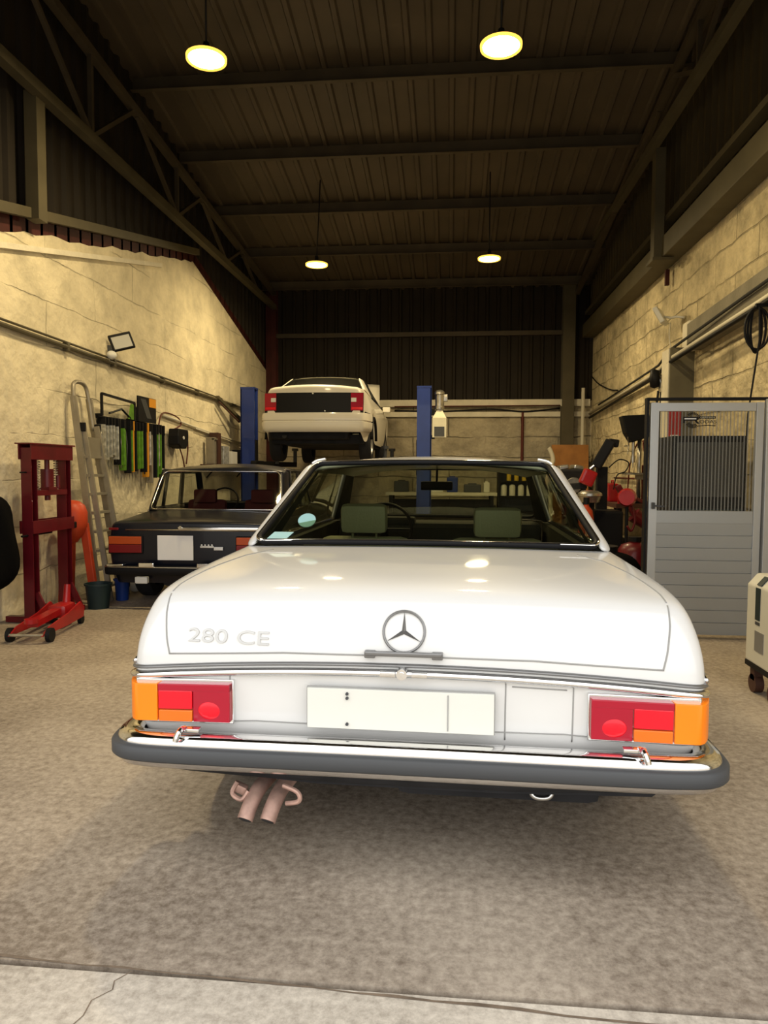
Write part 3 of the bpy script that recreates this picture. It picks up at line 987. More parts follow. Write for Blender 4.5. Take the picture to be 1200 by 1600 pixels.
mb = MB(); mb.tube(pr, 0.003, 6); mb.obj('boot_lid_gap', 'seam', coupe, True)
# rear panel pressings: vertical joints at the number plate recess and the fuel flap
for pl in ([(0.315, -1, 0.662), (0.315, -1, 0.475)], [(0.525, -1, 0.655), (0.525, -1, 0.475)], [(-0.585, -1, 0.655), (-0.585, -1, 0.64)], [(0.335, -1, 0.652), (0.505, -1, 0.645)], [(-0.90, -1, 0.468), (-0.5, -1, 0.50), (0, -1, 0.502), (0.5, -1, 0.50), (0.90, -1, 0.468)]):
    pr = project(body, dense(pl, 12), (0, 1, 0))
    mb = MB(); mb.tube(pr, 0.0025, 6); mb.obj('panel_joint', 'seam', coupe, True)

# chrome moulding across the tail
def tail_strip(z0f, hgt, mname, name, proud=0.012, ext=0.955, wrap=True):
    xs = [ext * math.sin(PI / 2 * i / 30) for i in range(-30, 31)]
    pts = [(x * 0.985, -1, z0f(x)) for x in xs]
    pr = project(body, pts, (0, 1, 0))
    rows = []
    prof = [(0.0, -0.5), (0.7, -0.42), (1.0, -0.15), (1.0, 0.15), (0.7, 0.42), (0, 0.5)]
    for p, x in zip(pr, xs):
        nrm = Vector((0.0 if abs(x) < 0.85 else math.copysign((abs(x) - 0.85) * 7, x), -1, 0)).normalized()
        rows.append([p + nrm * (proud * a) + Vector((0, 0, b * hgt)) for a, b in prof])
    mb = MB(); mb.grid(rows)
    return mb.obj(name, mname, coupe, True)
dz = lambda x: 0.702 - 0.052 * (x / 0.95) ** 2
strip = tail_strip(lambda x: dz(x) + 0.008, 0.012, 'badge', 'tail_moulding', 0.014)
tail_strip(lambda x: dz(x) - 0.017, 0.026, 'chrome', 'tail_moulding', 0.022)
# moulding returns along each flank
for s in (-1, 1):
    pr = project(body, dense([(s * 2, 0.20, 0.668), (s * 2, 0.56, 0.668)], 8), (-s, 0, 0))
    mb = MB(); mb.tube([p + Vector((s * 0.004, 0, 0)) for p in pr], 0.010, 6); mb.obj('side_moulding', 'chrome', coupe, True)
# lock in the middle of the moulding
mb = MB(); mb.cyl((-0.01, 0.060, 0.692), (-0.01, 0.095, 0.692), 0.017, seg=24); mb.cyl((-0.01, 0.055, 0.692), (-0.01, 0.07, 0.692), 0.009, seg=16)
mb.box((-0.055, 0.075, 0.690), (0.05, 0.02, 0.018), bev=0.004); mb.box((0.045, 0.075, 0.690), (0.05, 0.02, 0.016), bev=0.004)
mb.obj('boot_lock', 'chrome', coupe, True, angle=40)
# handle bar
hp = project(body, [(-0.13, -1, 0.745), (0.11, -1, 0.745)], (0, 1, 0))
hy = hp[0].y
mb = MB(); mb.box((-0.008, hy - 0.022, 0.750), (0.245, 0.012, 0.016), bev=0.005); mb.box((-0.115, hy - 0.008, 0.745), (0.035, 0.03, 0.022), bev=0.004); mb.box((0.10, hy - 0.008, 0.745), (0.035, 0.03, 0.022), bev=0.004)
mb.obj('boot_handle', 'badge', coupe)
# star badge following the slope of the lid
sp_ = project(body, [(0, -1, 0.875), (0, -1, 0.755)], (0, 1, 0))
ax = (sp_[0] - sp_[1]).normalized()
cc = (sp_[0] + sp_[1]) / 2 + Vector((-0.008, -0.008, 0.0))
rgt = Vector((1, 0, 0)); nrm = rgt.cross(ax).normalized()
mb = MB()
mb.tube([cc + (rgt * math.cos(k * PI / 24) + ax * math.sin(k * PI / 24)) * 0.066 for k in range(48)], 0.0042, 8, True)
for k in range(3):
    a = PI / 2 + k * 2 * PI / 3
    tip = cc + (rgt * math.cos(a) + ax * math.sin(a)) * 0.064
    sd = (rgt * -math.sin(a) + ax * math.cos(a))
    b0 = cc + sd * 0.007; b1 = cc - sd * 0.007; pk = cc + nrm * 0.006
    for q in ((b0, tip, pk), (b1, pk, tip), (b0, b1, tip)):
        mb.bm.faces.new([mb.bm.verts.new(x) for x in q])
mb.obj('star_badge', 'badge', coupe, True, angle=30)
# model lettering
tx = text_mesh('model_lettering', '280 CE', 0.060, 'badge_pale', coupe, face_back(-0.595, 0.0, 0.775), 0.002, 1.62)
vv = [v.co.copy() for v in tx.data.vertices]
hit = project(body, [(p.x, -1, p.z) for p in vv], (0, 1, 0))
for v, p, h in zip(tx.data.vertices, vv, hit):
    v.co = (p.x, h.y - 0.002 + p.y, p.z)

# tail lights: curved clusters that wrap the corner
def lens(name, m_, x0, x1, zf0, zf1, s, parent, th=0.02, ni=10, ins=0.0):
    xs = [x0 + (x1 - x0) * i / ni for i in range(ni + 1)]
    rows = []
    for x in xs:
        x = min(x, 0.958)
        zc_ = 0.575 - 0.022 * (x / 0.95) ** 2
        y = plan(x) - th
        rows.append((Vector((s * x, y, zc_ + zf0)), Vector((s * x, y, zc_ + zf1)), Vector((s * (x - (0.02 if x > .93 else 0)), y + th + 0.03, zc_ + zf1)), Vector((s * (x - (0.02 if x > .93 else 0)), y + th + 0.03, zc_ + zf0))))
    mb = MB(); mb.grid([list(r) for r in rows], closed=True)
    mb.bm.faces.new([mb.bm.verts.new(p) for p in rows[0]]); mb.bm.faces.new([mb.bm.verts.new(p) for p in rows[-1][::-1]])
    return mb.obj(name, m_, parent, True, weld=0.0002, angle=35, bevel=0.003)
def plan(x):
    return 0.105 + 0.035 * (x / 0.9) ** 2 + (0 if x < 0.90 else ((x - 0.90) / 0.055) ** 2 * 0.075)
for s in (-1, 1):
    hs = bpy.data.objects.new('tail_light', None); C.objects.link(hs); hs.parent = coupe
    lens('chrome_bezel', 'chrome', 0.568, 0.953, -0.074, 0.074, s, hs, 0.010)
    lens('indicator_lens', 'amber', 0.828, 0.958, -0.064, 0.062, s, hs, 0.030, 8)
    lens('brake_lens', 'bright_red', 0.705, 0.824, -0.022, 0.040, s, hs, 0.031)
    lens('lens_border', 'dark_red_lens', 0.575, 0.826, 0.036, 0.062, s, hs, 0.030)
    lens('reversing_lens', 'amber_dark', 0.705, 0.824, -0.064, -0.026, s, hs, 0.030)
    lens('inner_lens', 'dark_red_lens', 0.575, 0.702, -0.064, 0.062, s, hs, 0.0295)
    mb = MB(); mb.sph((s * 0.642, 0.096, 0.540), 0.038, (1.1, 0.2, 0.8), 24); mb.obj('reflector', 'bright_red', hs, True)

# number plate (blank) on its plinth
mb = MB(); mb.box((-0.018, 0.092, 0.570), (0.600, 0.012, 0.136), bev=0.004); pf = mb.obj('plate_frame', 'seam', coupe)
mb = MB(); mb.box((-0.018, 0.084, 0.570), (0.593, 0.008, 0.129), bev=0.0015); mb.obj('number_plate', 'plate', pf)
mb = MB(); mb.box((0.135, 0.0785, 0.570), (0.003, 0.002, 0.114)); mb.obj('plate_fold', 'seam', pf)
for px_, pz_ in ((-0.185, 0.620), (-0.185, 0.606), (-0.185, 0.522)):
    mb = MB(); mb.cyl((px_, 0.080, pz_), (px_, 0.074, pz_), 0.005, seg=12); mb.obj('plate_screw', 'rubber', pf)
# rear bumper
def sweep(path, prof, zf=lambda x: 0):
    """path: plan points (x,y); prof: (out, z)"""
    P = smoothpts([(p[0], p[1], 0) for p in path], 8)
    rows = []
    for i, p in enumerate(P):
        t = (P[min(i + 1, len(P) - 1)] - P[max(i - 1, 0)]).normalized()
        nrm = Vector((t.y, -t.x, 0))
        rows.append([p + nrm * a + Vector((0, 0, z + zf(p.x))) for a, z in prof])
    mb = MB(); mb.grid(rows)
    return mb
half = [(0.0, 0.0), (0.35, 0.006), (0.65, 0.022), (0.85, 0.045), (0.94, 0.08), (0.985, 0.145), (0.995, 0.25), (0.985, 0.42), (0.975, 0.52)]
path = [(-a, b) for a, b in half[::-1][:-1]] + half
zdroop = lambda x: -0.024 * (x / 0.98) ** 2
bo = bpy.data.objects.new('rear_bumper', None); C.objects.link(bo); bo.parent = coupe
pr_top = [(-0.085, 0.474), (-0.06, 0.484), (-0.03, 0.484), (-0.008, 0.476), (0.0, 0.462), (0.0, 0.452)]
sweep(path, pr_top, zdroop).obj('upper_blade', 'chrome', bo, True)
pr_rub = [(-0.002, 0.454), (0.014, 0.453), (0.021, 0.445), (0.021, 0.411), (0.014, 0.403), (-0.002, 0.402)]
sweep(path, pr_rub, zdroop).obj('rubber_strip', 'rubber', bo, True, angle=50)
pr_bot = [(0.0, 0.405), (0.0, 0.395), (-0.010, 0.378), (-0.035, 0.366), (-0.07, 0.364), (-0.07, 0.37)]
sweep(path, pr_bot, zdroop).obj('lower_blade', 'chrome', bo, True)
sweep(path, [(-0.085, 0.474), (-0.075, 0.42), (-0.07, 0.366)], zdroop).obj('bumper_back', 'under', bo, True)
for s in (-1, 1):
    mb = MB(); mb.tube(smoothpts([(s * 0.715, 0.06, 0.490), (s * 0.72, 0.04, 0.492), (s * 0.725, 0.022, 0.480), (s * 0.73, 0.018, 0.462)], 5), 0.010, 8)
    mb.box((s * 0.70, 0.065, 0.487), (0.07, 0.03, 0.012), bev=0.004)
    mb.obj('bumper_bracket', 'chrome', bo, True, angle=40)
# white apron under the bumper
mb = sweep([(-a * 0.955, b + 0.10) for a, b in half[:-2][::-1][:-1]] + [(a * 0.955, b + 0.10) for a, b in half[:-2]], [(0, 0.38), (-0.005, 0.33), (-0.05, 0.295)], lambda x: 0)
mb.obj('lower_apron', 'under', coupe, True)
# exhaust
for i, (ex, ang_) in enumerate(((-0.50, 0.10), (-0.425, 0.06))):
    mb = MB()
    pts = smoothpts([(ex + 0.03, 0.55, 0.27), (ex + 0.02, 0.30, 0.265), (ex + 0.005, 0.16, 0.262), (ex - 0.005, 0.09, 0.238), (ex - 0.015, 0.055, 0.200)], 6)
    mb.tube(pts, 0.026, 16)
    tp = mb.obj('tailpipe', 'rust', coupe, True, angle=40)
    mb = MB(); e_ = pts[-1]; d_ = (pts[-1] - pts[-2]).normalized(); mb.cyl(e_ + d_ * 0.0005, e_ + d_ * 0.002, 0.021, seg=16); mb.obj('pipe_bore', 'gap', tp)
mb = MB(); mb.tube(smoothpts([(-0.56, 0.12, 0.295), (-0.575, 0.11, 0.26), (-0.54, 0.10, 0.245), (-0.52, 0.11, 0.27)], 5), 0.008); mb.tube(smoothpts([(-0.40, 0.10, 0.30), (-0.35, 0.09, 0.285), (-0.345, 0.09, 0.255), (-0.39, 0.1, 0.24)], 5), 0.008)
mb.box((-0.555, 0.13, 0.27), (0.05, 0.03, 0.03), rot=(0, 0.4, 0), bev=0.008)
mb.obj('exhaust_hanger', 'rust', coupe, True, angle=40)
mb = MB(); mb.tube(smoothpts([(0.40, 0.2, 0.31), (0.41, 0.19, 0.272), (0.44, 0.19, 0.262), (0.47, 0.19, 0.272), (0.48, 0.2, 0.31)], 5), 0.008); mb.obj('towing_eye', 'chrome_dull', coupe, True)

# ------------------------------------------------------------------ dark saloon by the left wall
sal = thing('saloon_car', 'navy-black boxy four-door saloon with a blank white plate, parked along the left wall', 'car', (-2.47, 6.45, 0), R(2.4))
def sal_side(v):
    su, sz = interp([(0.1, 0.75, 0.825), (0.5, 0.755, 0.85), (0.95, 0.745, 0.885), (1.3, 0.735, 0.895), (3.0, 0.735, 0.885), (3.9, 0.74, 0.81)], v)
    return [(su, sz), (su + 0.03, sz - 0.03), (0.80, 0.70), (0.805, 0.60), (0.80, 0.48), (0.785, 0.37), (0.74, 0.26)]
vs2 = [0.25, 0.42, 0.50, 0.62, 0.80, 0.98, 1.10, 1.20, 1.6, 2.2, 2.8, 2.95, 3.03, 3.15, 3.30, 3.45, 3.58, 3.65, 3.8]
cols = arch_cols(vs2, sal_side, [(0.80, 0.29, 0.33), (3.30, 0.29, 0.33)], 0.26, 0.70)
rear = [(0.755, 0.095, 0.825), (0.78, 0.09, 0.80), (0.80, 0.085, 0.72), (0.80, 0.085, 0.62), (0.795, 0.085, 0.50), (0.78, 0.09, 0.38), (0.74, 0.12, 0.24)]
front = [(0.74, 3.98, 0.80), (0.77, 3.99, 0.77), (0.79, 4.0, 0.7), (0.79, 4.0, 0.6), (0.79, 4.0, 0.48), (0.77, 3.98, 0.37), (0.72, 3.95, 0.26)]
sb = car_body(dict(stations=[rear] + cols + [front],
                   rear_c=[(0.075, 0.838), (0.065, 0.812), (0.065, 0.72), (0.065, 0.62), (0.065, 0.50), (0.07, 0.38), (0.11, 0.24)],
                   front_c=[(4.0, 0.82), (4.02, 0.78), (4.02, 0.7), (4.02, 0.6), (4.02, 0.48), (4.0, 0.37), (3.97, 0.26)],
                   deck_c=[(0.075, 0.838), (0.25, 0.865), (0.42, 0.875), (0.50, 0.88), (0.62, 0.887), (0.78, 0.895), (0.92, 0.905)],
                   hood_c=[(4.0, 0.82), (3.8, 0.85), (3.65, 0.865), (3.58, 0.87), (3.45, 0.88), (3.3, 0.89), (3.15, 0.9), (3.03, 0.905), (2.95, 0.91), (2.8, 0.92)], fr=(1, 0.9, 0.64, 0.32, 0)), sal, 'black_paint')
mb = MB(); mb.box((0, 2.0, 0.28), (1.36, 3.5, 0.12)); mb.box((0.1, 0.35, 0.25), (0.8, 0.4, 0.10), bev=0.04); mb.obj('underbody', 'under', sal)
mb = MB(); mb.cyl((-0.63, 0.8, 0.29), (0.63, 0.8, 0.29), 0.04); mb.obj('rear_axle', 'under', sal)
for s in (-1, 1):
    wheel(sal, s * 0.66, 0.80, 0.285, 0.285, 0.16, s)
    wheel(sal, s * 0.66, 3.30, 0.285, 0.285, 0.16, s)
sg_ = dict(
    roof=[(1.20, 1.330, 0.67, 1.305), (1.25, 1.365, 0.685, 1.32), (1.40, 1.392, 0.69, 1.32), (1.8, 1.41, 0.70, 1.32), (2.2, 1.405, 0.695, 1.318), (2.5, 1.375, 0.67, 1.30)], roofbow=0.02,
    c_pillar=[((0.640, 1.215, 1.315), (0.700, 0.93, 0.892)), ((0.68, 1.24, 1.32), (0.735, 0.95, 0.885)), ((0.695, 1.33, 1.315), (0.745, 1.02, 0.885)), ((0.697, 1.42, 1.312), (0.745, 1.16, 0.888))],
    b_pillar=[((0.697, 1.88, 1.315), (0.745, 1.90, 0.888)), ((0.697, 2.04, 1.315), (0.745, 2.07, 0.888))],
    a_pillar=[((0.64, 2.50, 1.315), (0.70, 2.86, 0.90)), ((0.67, 2.47, 1.31), (0.735, 2.82, 0.89)), ((0.69, 2.40, 1.31), (0.745, 2.72, 0.888))],
    side_glass=[((0.742, 1.16, 0.89), (0.742, 1.95, 0.89), (0.694, 1.93, 1.315), (0.694, 1.42, 1.312)), ((0.742, 2.03, 0.89), (0.742, 2.72, 0.89), (0.688, 2.40, 1.31), (0.694, 2.0, 1.315))],
    drip=[(0.685, 1.25, 1.333), (0.708, 1.6, 1.325), (0.708, 2.0, 1.325), (0.69, 2.45, 1.312)],
    belt=[(0.758, 1.0, 0.885), (0.758, 2.0, 0.888), (0.755, 2.8, 0.888)])
greenhouse(sal, sg_, 'black_paint', 'glass_clear')
for s in (1, -1):
    mb = MB(); mb.tube([(s * 0.745, 1.40, 0.89), (s * 0.697, 1.46, 1.315)], 0.022); mb.tube([(s * 0.735, 1.18, 0.90), (s * 0.735, 2.7, 0.90)], 0.02); mb.tube([(s * 0.69, 1.40, 1.305), (s * 0.69, 2.42, 1.300)], 0.022); mb.obj('window_divider', 'black', sal, True)
RS = ((-0.705, 0.925, 0.90), (0.705, 0.925, 0.90), (0.650, 1.215, 1.305), (-0.650, 1.215, 1.305), (0, -0.025, 0.004))
mb = MB(); mb.grid(bulge_quad(*RS[:4], 14, 8, RS[4])); o = mb.obj('rear_window', 'glass_clear', sal, True)
ring = window_ring(*RS, cr=0.06)
mb = MB(); mb.tube([p + Vector((0, -0.006, 0.004)) for p in ring], 0.007, 8, True); mb.obj('chrome_surround', 'chrome', o, True)
mb = MB(); mb.grid(bulge_quad((-0.70, 2.86, 0.905), (0.70, 2.86, 0.905), (0.64, 2.51, 1.325), (-0.64, 2.51, 1.325), 12, 6, (0, 0.06, 0))); mb.obj('windscreen', 'glass_clear', sal, True)
mb = MB(); mb.prism([(-0.70, 0.95, 0.885), (0.70, 0.95, 0.885), (0.69, 1.25, 0.87), (-0.69, 1.25, 0.87)], (0, 0, -0.02)); mb.obj('parcel_shelf', 'red_cloth', sal)
mb = MB(); mb.box((0, 2.0, 0.40), (1.36, 1.9, 0.06)); mb.box((0.70, 1.9, 0.62), (0.03, 1.9, 0.46)); mb.box((-0.70, 1.9, 0.62), (0.03, 1.9, 0.46)); mb.obj('cabin_tub', 'interior', sal)
mb = MB(); mb.box((0, 1.32, 0.68), (1.25, 0.14, 0.42), rot=(-0.2, 0, 0), bev=0.04); mb.obj('rear_bench', 'red_cloth', sal)
for sx_ in (-0.34, 0.34):
    mb = MB(); mb.box((sx_, 1.75, 0.72), (0.46, 0.12, 0.52), rot=(-0.15, 0, 0), bev=0.05); mb.box((sx_, 1.70, 1.02), (0.27, 0.09, 0.16), bev=0.03); mb.obj('front_seat', 'red_cloth', sal, True, angle=50)
mb = MB(); mb.box((0, 2.72, 0.86), (1.3, 0.22, 0.10), bev=0.03); mb.obj('dashboard', 'black', sal)
mb = MB(); c_ = Vector((-0.34, 2.45, 0.93)); q = Euler((R(60), 0, 0)).to_matrix()
mb.tube([c_ + q @ Vector((0.19 * math.cos(a * PI / 14), 0.19 * math.sin(a * PI / 14), 0)) for a in range(28)], 0.011, 8, True); mb.bar(c_ + q @ Vector((-0.18, 0, 0)), c_ + q @ Vector((0.18, 0, 0)), 0.04, 0.012); mb.obj('steering_wheel', 'black', sal, True, angle=40)
# tail furniture
for s in (-1, 1):
    hl = bpy.data.objects.new('tail_light', None); C.objects.link(hl); hl.parent = sal
    mb = MB(); mb.box((s * 0.615, 0.066, 0.612), (0.335, 0.03, 0.175), bev=0.012); mb.obj('light_surround', 'black', hl)
    mb = MB(); mb.box((s * 0.615, 0.050, 0.655), (0.315, 0.022, 0.072), bev=0.006); mb.obj('indicator_lens', 'old_amber', hl)
    mb = MB(); mb.box((s * 0.615, 0.050, 0.576), (0.315, 0.022, 0.080), bev=0.006); mb.obj('red_lens', 'old_red', hl)
    mb = MB(); mb.box((s * 0.735, 0.075, 0.762), (0.09, 0.02, 0.022), bev=0.004); mb.obj('side_reflector', 'old_red', sal)
mb = MB(); mb.box((-0.13, 0.052, 0.587), (0.345, 0.008, 0.235), bev=0.002); mb.obj('number_plate', 'paper', sal)
mb = MB(); mb.tube([(-0.62, 0.075, 0.752), (0, 0.055, 0.757), (0.62, 0.075, 0.752)], 0.008); mb.obj('boot_moulding', 'chrome_dull', sal, True)
mb = MB(); mb.box((0.30, 0.045, 0.772), (0.80, 0.025, 0.030), bev=0.008); mb.cyl((-0.07, 0.04, 0.785), (-0.07, 0.02, 0.785), 0.014); mb.obj('boot_handle', 'chrome', sal)
mb = MB(); mb.box((0.175, 0.050, 0.60), (0.13, 0.008, 0.018), bev=0.002)
for k in range(4):
    mb.box((0.125 + k * 0.033, 0.050, 0.612), (0.016, 0.008, 0.024), bev=0.002)
mb.obj('name_badge', 'chrome_dull', sal)
mb = MB(); mb.box((0.285, 0.050, 0.583), (0.09, 0.008, 0.032), bev=0.003); mb.obj('engine_badge', 'chrome_dull', sal)
bo = bpy.data.objects.new('rear_bumper', None); C.objects.link(bo); bo.parent = sal
half2 = [(0, 0), (0.4, 0.004), (0.7, 0.02), (0.79, 0.045), (0.815, 0.09), (0.815, 0.2), (0.80, 0.32)]
path2 = [(-a, b - 0.03) for a, b in half2[::-1][:-1]] + [(a, b - 0.03) for a, b in half2]
sweep(path2, [(-0.05, 0.415), (-0.01, 0.42), (0, 0.41), (0.004, 0.375), (0, 0.34), (-0.01, 0.33), (-0.05, 0.335)]).obj('blade', 'black', bo, True, angle=50)
sweep(path2, [(0.0, 0.412), (0.008, 0.408), (0.0, 0.402)]).obj('chrome_line', 'chrome_dull', bo, True)
for s in (-1, 1):
    mb = MB(); mb.box((s * 0.28 - 0.1, -0.035, 0.43), (0.15, 0.03, 0.045), bev=0.01); mb.obj('plate_lamp', 'chrome', bo)
    mb = MB(); mb.box((s * 0.70 - 0.0, 0.04, 0.422), (0.16, 0.08, 0.02), bev=0.006); mb.obj('end_cap', 'chrome', bo)
    mb = MB(); mb.box((s * 0.45 , 0.03, 0.28), (0.12, 0.05, 0.065), bev=0.01); mb.obj('reversing_lamp', 'white_plastic', sal)

# ------------------------------------------------------------------ white car up on the lift
ltc = thing('lifted_car', 'cream-white saloon with black tail panel and open bonnet, raised on the blue lift', 'car', (-2.03, 10.35, 1.53), R(0.4))
def l_side(v):
    su, sz = interp([(0.1, 0.66, 1.02), (0.5, 0.68, 1.04), (0.9, 0.71, 0.99), (1.4, 0.74, 0.95), (2.6, 0.76, 0.92), (3.1, 0.75, 0.90), (3.95, 0.66, 0.74)], v)
    w0 = interp([(0.1, 0.73), (0.45, 0.815), (3.5, 0.82), (3.95, 0.74)], v)[0]
    return [(su, sz), (su + 0.04, sz - 0.05), (w0 - 0.01, 0.80), (w0, 0.66), (w0, 0.50), (w0 - 0.01, 0.36), (w0 - 0.04, 0.22)]
vs3 = [0.22, 0.40, 0.47, 0.62, 0.78, 0.94, 1.09, 1.17, 1.6, 2.2, 2.7, 2.86, 2.95, 3.08, 3.24, 3.40, 3.54, 3.62, 3.8]
cols = arch_cols(vs3, l_side, [(0.78, 0.27, 0.36), (3.24, 0.27, 0.36)], 0.22, 0.80)
rear = [(0.66, 0.09, 1.02), (0.705, 0.08, 0.96), (0.735, 0.06, 0.86), (0.74, 0.05, 0.74), (0.74, 0.04, 0.60), (0.73, 0.04, 0.46), (0.70, 0.06, 0.38)]
front = [(0.62, 3.95, 0.72), (0.66, 3.97, 0.69), (0.70, 4.0, 0.6), (0.70, 4.02, 0.5), (0.70, 4.02, 0.4), (0.68, 4.0, 0.3), (0.64, 3.9, 0.22)]
lb = car_body(dict(stations=[rear] + cols + [front],
                   rear_c=[(0.03, 1.065), (0.02, 0.985), (0.0, 0.87), (-0.01, 0.74), (-0.02, 0.60), (-0.02, 0.46), (0.02, 0.38)],
                   front_c=[(4.05, 0.74), (4.07, 0.7), (4.09, 0.6), (4.1, 0.5), (4.1, 0.4), (4.08, 0.3), (3.95, 0.22)],
                   deck_c=[(0.03, 1.065), (0.20, 1.075), (0.38, 1.07), (0.47, 1.065), (0.60, 1.06)],
                   hood_c=[(4.05, 0.74), (3.8, 0.78)], fr=(1, 0.9, 0.64, 0.32, 0)), ltc, 'cream_paint')
lg = dict(
    roof=[(1.12, 1.305, 0.54, 1.27), (1.3, 1.335, 0.565, 1.275), (1.7, 1.355, 0.58, 1.275), (2.1, 1.335, 0.575, 1.26), (2.3, 1.30, 0.55, 1.24)],
    c_pillar=[((0.53, 1.13, 1.285), (0.66, 0.60, 1.045)), ((0.55, 1.16, 1.272), (0.70, 0.66, 1.03)), ((0.568, 1.28, 1.268), (0.72, 0.98, 0.98)), ((0.572, 1.42, 1.268), (0.735, 1.26, 0.96))],
    b_pillar=[((0.578, 1.72, 1.27), (0.75, 1.80, 0.94)), ((0.578, 1.80, 1.27), (0.755, 1.90, 0.94))], b_mat='black',
    a_pillar=[((0.52, 2.28, 1.26), (0.64, 2.95, 0.92)), ((0.55, 2.25, 1.25), (0.72, 2.88, 0.91)), ((0.565, 2.18, 1.25), (0.755, 2.74, 0.915))],
    side_glass=[((0.737, 1.26, 0.96), (0.75, 1.80, 0.94), (0.576, 1.72, 1.268), (0.571, 1.42, 1.266)), ((0.753, 1.90, 0.94), (0.757, 2.74, 0.915), (0.562, 2.18, 1.248), (0.576, 1.80, 1.268))],
    drip=[(0.57, 1.30, 1.272), (0.585, 1.7, 1.276), (0.575, 2.1, 1.262), (0.56, 2.25, 1.25)],
    belt=[(0.74, 1.2, 0.962), (0.76, 1.9, 0.94), (0.765, 2.8, 0.912)])
greenhouse(ltc, lg, 'cream_paint', 'glass_dark', frame='black')
mb = MB(); mb.grid(bulge_quad((-0.64, 0.60, 1.055), (0.64, 0.60, 1.055), (0.53, 1.12, 1.285), (-0.53, 1.12, 1.285), 12, 6, (0, -0.03, 0.02))); o = mb.obj('rear_window', 'glass_dark', ltc, True)
mb = MB(); mb.grid(bulge_quad((-0.64, 2.95, 0.92), (0.64, 2.95, 0.92), (0.52, 2.29, 1.265), (-0.52, 2.29, 1.265), 12, 6, (0, 0.06, 0.02))); mb.obj('windscreen', 'glass_dark', ltc, True)
mb = MB(); mb.box((0, 2.05, 0.27), (1.40, 3.4, 0.14)); mb.box((-0.1, 0.42, 0.36), (1.2, 0.5, 0.2), bev=0.05); mb.obj('underbody', 'under', ltc)
mb = MB(); mb.cyl((-0.68, 0.78, 0.24), (0.68, 0.78, 0.24), 0.05); mb.obj('rear_axle', 'under', ltc)
mb = MB(); mb.cyl((-0.45, 0.55, 0.26), (-0.45, 0.08, 0.30), 0.035); mb.cyl((-0.45, 0.62, 0.26), (-0.45, 0.35, 0.27), 0.09, seg=16); mb.obj('exhaust', 'under', ltc, True, angle=40)
for s in (-1, 1):
    wheel(ltc, s * 0.70, 0.78, 0.22, 0.285, 0.18, s)
    wheel(ltc, s * 0.70, 3.24, 0.22, 0.285, 0.18, s)
    mb = MB(); mb.tube([(s * 0.818, 0.78 + 0.345 * math.cos(a), 0.27 + 0.345 * math.sin(a)) for a in [PI * k / 20 for k in range(21)]], 0.022, 8); mb.obj('wheel_arch_lip', 'black', ltc, True)
    mb = MB(); mb.box((s * 0.86, 2.62, 0.90), (0.14, 0.07, 0.10), bev=0.02); mb.obj('door_mirror', 'cream_paint', ltc)
# tail panel: black garnish and two light clusters, following the rear plan curve
def l_panel(name, m_, x0, x1, z0, z1, th, parent, ni=10):
    rows = []
    for i in range(ni + 1):
        x = x0 + (x1 - x0) * i / ni
        y0 = -0.008 + 0.065 * (x / 0.74) ** 2
        rows.append([(x, y0 - th, z0), (x, y0 - th + 0.014, z1), (x, y0 + 0.05, z1), (x, y0 + 0.05, z0)])
    mb = MB(); mb.grid(rows, closed=True)
    mb.bm.faces.new([mb.bm.verts.new(p) for p in rows[0]]); mb.bm.faces.new([mb.bm.verts.new(p) for p in rows[-1][::-1]])
    return mb.obj(name, m_, parent, True, weld=0.0002, angle=30)
l_panel('tail_panel', 'black', -0.735, 0.735, 0.645, 0.935, 0.010, ltc, 24)
for s in (-1, 1):
    a, b = sorted((s * 0.555, s * 0.733))
    tl_ = l_panel('tail_light', 'dark_red_lens', a, b, 0.675, 0.93, 0.016, ltc)
    l_panel('brake_lens', 'bright_red', a + 0.01, b - 0.01, 0.69, 0.775, 0.019, tl_)
    a, b = sorted((s * 0.56, s * 0.635))
    l_panel('reversing_lens', 'white_plastic', a, b, 0.80, 0.86, 0.021, tl_)
mb = MB(); mb.cyl((0.18, -0.02, 0.665), (0.18, -0.035, 0.665), 0.010); mb.cyl((0.0, -0.01, 0.92), (0.0, -0.03, 0.92), 0.010); mb.obj('plate_lamp', 'white_plastic', ltc)
half3 = [(0, 0), (0.4, 0.012), (0.68, 0.05), (0.76, 0.10), (0.80, 0.22), (0.83, 0.42)]
path3 = [(-a, b - 0.05) for a, b in half3[::-1][:-1]] + [(a, b - 0.05) for a, b in half3]
sweep(path3, [(-0.08, 0.645), (0.0, 0.64), (0.01, 0.60), (0.01, 0.535), (-0.006, 0.528), (-0.006, 0.515), (0.01, 0.508), (0.008, 0.44), (-0.01, 0.385), (-0.05, 0.36), (-0.1, 0.37)]).obj('rear_bumper', 'cream_paint', ltc, True, angle=40)
mb = MB(); mb.tube([(0.76, 0.1, 0.648), (0.80, 0.25, 0.640), (0.825, 0.42, 0.60)], 0.014); mb.obj('bumper_seal', 'black', ltc, True)
# raised bonnet
mb = MB(); rows = []
for j in range(7):
    t = j / 6
    rows.append([(x * (0.70 - 0.05 * t), 2.98 + 0.50 * t, 0.95 + 0.50 * t - 0.02 * (x ** 4)) for x in (-1, -0.8, -0.4, 0, 0.4, 0.8, 1)])
mb.grid(rows); mb.obj('bonnet', 'cream_paint', ltc, True, solid=0.03)
mb = MB(); mb.box((0, 3.4, 0.62), (1.1, 0.6, 0.2), bev=0.05); mb.obj('engine', 'under', ltc)

